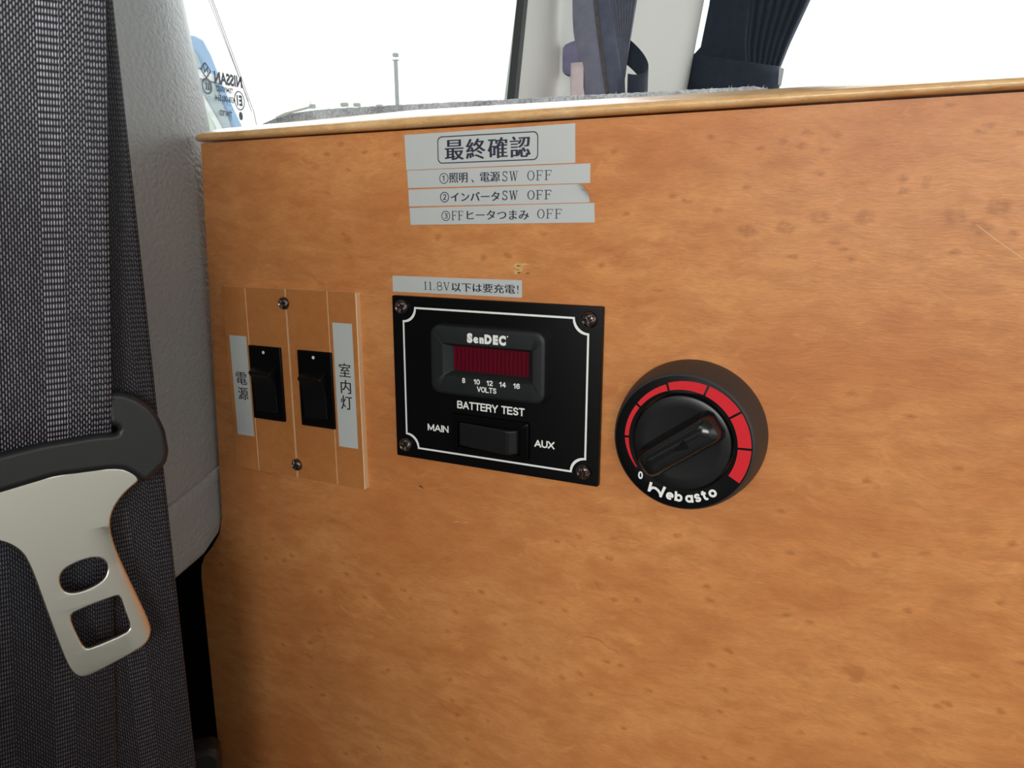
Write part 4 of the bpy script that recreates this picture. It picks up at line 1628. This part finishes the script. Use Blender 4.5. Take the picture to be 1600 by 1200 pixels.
def curtain(name, origin, e, label, edges, zlo, zhi, folds, amp, flat_mat, pleat_mat, hem):
    """edges: curves (z, q) for left edge, hem start, pleat start, right edge; q across, n towards the room"""
    root = empty(name, origin)
    tag(root, label, 'curtain', 'curtains drawn back at the rear windows')
    e = Vector(e).normalized()
    nrm = Vector((e.y, -e.x, 0))
    O = Vector(origin)
    NZ = 40

    def rows(ca, cb, n, hfun):
        out = []
        for j in range(NZ + 1):
            z = zlo + (zhi - zlo) * j / NZ
            a, b = lerp_curve(ca, z), lerp_curve(cb, z)
            r = []
            for i in range(n + 1):
                t = i / n
                q = a + (b - a) * t
                h = hfun(t, z)
                p = O + e * q + nrm * h
                r.append((p.x - O.x, p.y - O.y, z - O.z))
            out.append(r)
        return out
    L, H, P, R = edges
    if flat_mat:
        sheet('lining', rows(L, H, 18, lambda t, z: 0.016 * math.sin(PI * (0.08 + 0.5 * t)) - 0.008), flat_mat, root)
    if hem:
        H2 = [(z, q + 0.004) for z, q in H]
        sheet('hem', rows(H, H2, 6, lambda t, z: 0.0085 + 0.0016 * math.sin(PI * t)), M_HEM, root, 0.0016)
        sheet('drape', rows(H2, P, 14, lambda t, z: 0.0080 + 0.004 * math.sin(PI * t)), pleat_mat, root)
    else:
        sheet('drape', rows(L, P, 26, lambda t, z: -0.012 + 0.02 * t ** 1.5 + 0.0035 * math.sin(7 * t + 3 * z)), pleat_mat, root)
    sheet('pleats', rows(P, R, 12 * folds, lambda t, z: 0.006 - 0.012 * t + amp * (abs(math.sin(PI * folds * t + 0.12 * math.sin(9 * z + 5 * t))) ** 0.7 - 0.6)), pleat_mat, root, 0.0009)
    return root


def band(name, origin, e, rx, ry, height, tilt, mat, root, a0, a1, zc, front_drop=0.0, dx_=0.0, dh=0.0, rnd=False):
    e = Vector(e).normalized()
    nrm = Vector((e.y, -e.x, 0))
    rows = []
    for s in range(5):
        r = []
        for i in range(49):
            a = math.radians(a0 + (a1 - a0) * i / 48)
            q, h = rx * math.cos(a) + dx_, ry * math.sin(a) + dh
            p = e * q + nrm * h
            r.append((p.x, p.y, zc + tilt * q - front_drop * h + height * (s / 4 - 0.5) * ((0.45 + 0.55 * math.sqrt(min(1.0, abs(a - PI) / 0.9))) if rnd else 1)))
        rows.append(r)
    return sheet(name, rows, mat, root, 0.0016)


c1 = (-0.186, 0.680, 0.20)
e1 = (0.947, 0.322, 0)
cur = curtain('side_curtain', c1, e1, 'slate-blue curtain with lining coloured lighter as if backlit gathered beside the left side window', (
    [(0.18, -0.018), (0.235, -0.0255), (0.26, -0.0325), (0.30, -0.039), (0.36, -0.0405), (0.70, -0.034)],
    [(0.18, 0.010), (0.235, 0.000), (0.30, -0.0105), (0.36, -0.018), (0.70, -0.05)],
    [(0.18, 0.026), (0.235, 0.0225), (0.30, 0.011), (0.36, -0.002), (0.70, -0.03)],
    [(0.18, 0.030), (0.235, 0.026), (0.27, 0.030), (0.36, 0.0435), (0.70, 0.075)]), 0.12, 0.70, 8, 0.006, M_LINING, M_SLATE, True)
band('tieback', c1, e1, 0.042, 0.008, 0.042, 0.0, M_PURPLE, cur, 110, 250, 0.062, 0.0, -0.009, -0.010, True)
band('tieback', c1, e1, 0.050, 0.034, 0.032, -0.5, M_NAVY, cur, -95, 60, 0.062, 0.9, 0.004)
band('tieback_end', c1, e1, 0.016, 0.006, 0.062, 0.0, M_PINK, cur, 90, 250, 0.026, 0.0, -0.025, -0.006)

c2 = (-0.08, 1.19, 0.25)
e2 = (0.985, 0.17, 0)
cur = curtain('rear_curtain', c2, e2, 'dark navy pleated curtain tied back at the left of the rear window', (
    [(0.20, -0.118), (0.345, -0.116), (0.362, -0.096), (0.44, -0.083), (0.75, -0.07)],
    [(0.20, -0.05), (0.75, -0.05)],
    [(0.20, 0.000), (0.30, -0.012), (0.36, -0.020), (0.44, -0.018), (0.75, 0.0)],
    [(0.20, 0.022), (0.29, 0.032), (0.31, 0.038), (0.36, 0.055), (0.44, 0.088), (0.75, 0.22)]), 0.20, 0.75, 7, 0.010, None, M_NAVY, False)
band('tieback', c2, e2, 0.080, 0.034, 0.060, -0.20, M_NAVY, cur, 5, 200, 0.052, 0.2, -0.038)
ck = obj('clip', *(lambda r: r)((lambda v: (v, [(0, 1, 2, 3), (7, 6, 5, 4), (0, 1, 5, 4), (1, 2, 6, 5), (2, 3, 7, 6), (3, 0, 4, 7)]))(
    [(0.034, -0.004, 0.042), (0.046, -0.002, 0.040), (0.049, -0.001, 0.068), (0.040, -0.003, 0.072), (0.034, 0.004, 0.042), (0.046, 0.006, 0.040), (0.049, 0.006, 0.068), (0.040, 0.004, 0.072)])), M_CLIP, cur)
bevel(ck, 0.0015, 2)

# ------------------------------------------------------------------ outside
lp = empty('street_lamp', (-8.91, 13.4, -1.30))
tag(lp, 'thin grey lamp post far outside the left side window', 'lamp post')
M_POST = simple('grey_painted_steel', (0.16, 0.17, 0.18), 0.6)


def tube(name, pts, r, mat, parent, n=10):
    cu = bpy.data.curves.new(name, 'CURVE')
    cu.dimensions = '3D'
    s = cu.splines.new('POLY')
    s.points.add(len(pts) - 1)
    for q, p in zip(s.points, pts):
        q.co = (*p, 1)
    cu.bevel_depth = r
    cu.bevel_resolution = 3
    cu.use_fill_caps = True
    t = bpy.data.objects.new('tmp', cu)
    COL.objects.link(t)
    me = bpy.data.meshes.new_from_object(t.evaluated_get(bpy.context.evaluated_depsgraph_get()))
    bpy.data.objects.remove(t)
    bpy.data.curves.remove(cu)
    me.name = name
    me.materials.clear()
    me.materials.append(mat)
    return link(bpy.data.objects.new(name, me), parent)


tube('pole', [(0.02, 0, 0), (0, 0, 4.46)], 0.042, M_POST, lp)
box('lamp_head', -0.055, 0.055, -0.05, 0.05, 4.46, 4.475, M_POST, lp)
box('lamp_cap', -0.045, 0.05, -0.05, 0.05, 4.53, 4.60, M_POST, lp, 0.015)


# parked blue vehicle beside the van: seen only through the lowest left corner of the side glass
M_CARBLUE = simple('blue_car_paint', (0.13, 0.36, 0.66), 0.4)
M_CARGLASS = simple('grey_green_windscreen', (0.30, 0.40, 0.43), 0.4)
M_CARWHITE = simple('white_car_trim', (0.85, 0.86, 0.84), 0.5)
M_CARPALE = simple('pale_green_panel', (0.55, 0.70, 0.54), 0.5)


def prism_x(name, pts, y0, y1, mat, parent, bev=0.0):
    """outline in x, z pushed along y"""
    n = len(pts)
    V = [(x, y0, z) for x, z in pts] + [(x - 1.5 * (y1 - y0), y1, z) for x, z in pts]
    F = [tuple(range(n)), tuple(range(2 * n - 1, n - 1, -1))] + [(i, (i + 1) % n, n + (i + 1) % n, n + i) for i in range(n)]
    o = obj(name, V, F, mat, parent, smooth=30)
    if bev:
        bevel(o, bev, 3)
    return o


veh = empty('parked_vehicle', (-2.9, 2.6, -1.30))
tag(veh, 'pale blue parked vehicle behind the etched corner of the side glass', 'vehicle')
VO = (2.9, 1.30)
vp = lambda *p: [(x / 1000 + VO[0], z / 1000 + VO[1]) for x, z in p]
prism_x('body', vp((-3900, 815), (-2520, 818), (-2477, 810), (-2433, 788), (-2397, 729), (-2361, 644), (-2336, 588), (-2260, 446), (-2190, 250), (-2170, -300), (-2200, -900), (-3900, -900)), -0.4, 1.4, M_CARBLUE, veh, 0.01)
prism_x('windscreen', vp((-3800, 770), (-2540, 772), (-2500, 764), (-2468, 738), (-2440, 680), (-3800, 690)), -0.412, -0.395, M_CARGLASS, veh)
prism_x('white_stripe', vp((-3800, 690), (-2500, 688), (-2352, 640), (-2345, 612), (-2500, 652), (-3800, 655)), -0.418, -0.395, M_CARWHITE, veh)
prism_x('side_panel', vp((-2490, 640), (-2380, 612), (-2310, 446), (-2240, 250), (-2300, 250), (-2402, 448)), -0.412, -0.395, M_CARGLASS, veh)
prism_x('white_stripe', vp((-2497, 640), (-2482, 636), (-2357, 448), (-2250, 250), (-2290, 250), (-2388, 450)), -0.420, -0.395, M_CARWHITE, veh)
prism_x('pale_panel', vp((-3800, 640), (-2510, 640), (-2400, 450), (-2310, 250), (-3800, 250)), -0.412, -0.395, M_CARPALE, veh)
for wx in (-2.75, -3.55):
    tw = obj('wheel', *(lambda n: ([(wx + VO[0] + 0.32 * math.cos(2 * PI * i / n), y, 0.32 + 0.32 * math.sin(2 * PI * i / n)) for y in (-0.42, -0.2) for i in range(n)],
             [tuple(range(n)), tuple(range(2 * n - 1, n - 1, -1))] + [(i, (i + 1) % n, n + (i + 1) % n, n + i) for i in range(n)]))(32), M_RUBBER, veh, smooth=40)

# white house whose olive verge and roof vents just show above the mat
M_OLIVE = simple('olive_roof_edge', (0.20, 0.19, 0.11), 0.8)
M_HOUSE = simple('white_house_wall', (0.92, 0.92, 0.90), 0.8)
hs = empty('house', (-15.6, 20.6, -1.30))
tag(hs, 'distant white house with an olive sloping verge and small roof vents', 'house')
box('wall', -2.1, 2.6, 0.3, 5.0, 0.0, 4.2, M_HOUSE, hs)
tube('verge', [(-2.4, -0.6, 4.60), (-2.05, -0.6, 4.70), (-0.86, -0.6, 4.86)], 0.035, M_OLIVE, hs)
box('finial', -0.98, -0.80, -0.66, -0.54, 4.80, 4.92, M_OLIVE, hs, 0.01)
tube('finial_rod', [(-0.95, -0.6, 4.9), (-0.97, -0.6, 5.02)], 0.012, M_OLIVE, hs)
for x0, x1, z0, z1 in ((0.24, 0.46, 4.78, 4.89), (0.73, 0.92, 4.75, 4.85), (1.57, 1.76, 4.68, 4.75)):
    box('roof_vent', x0, x1, -0.65, -0.5, z0, z1, M_OLIVE, hs, 0.02)
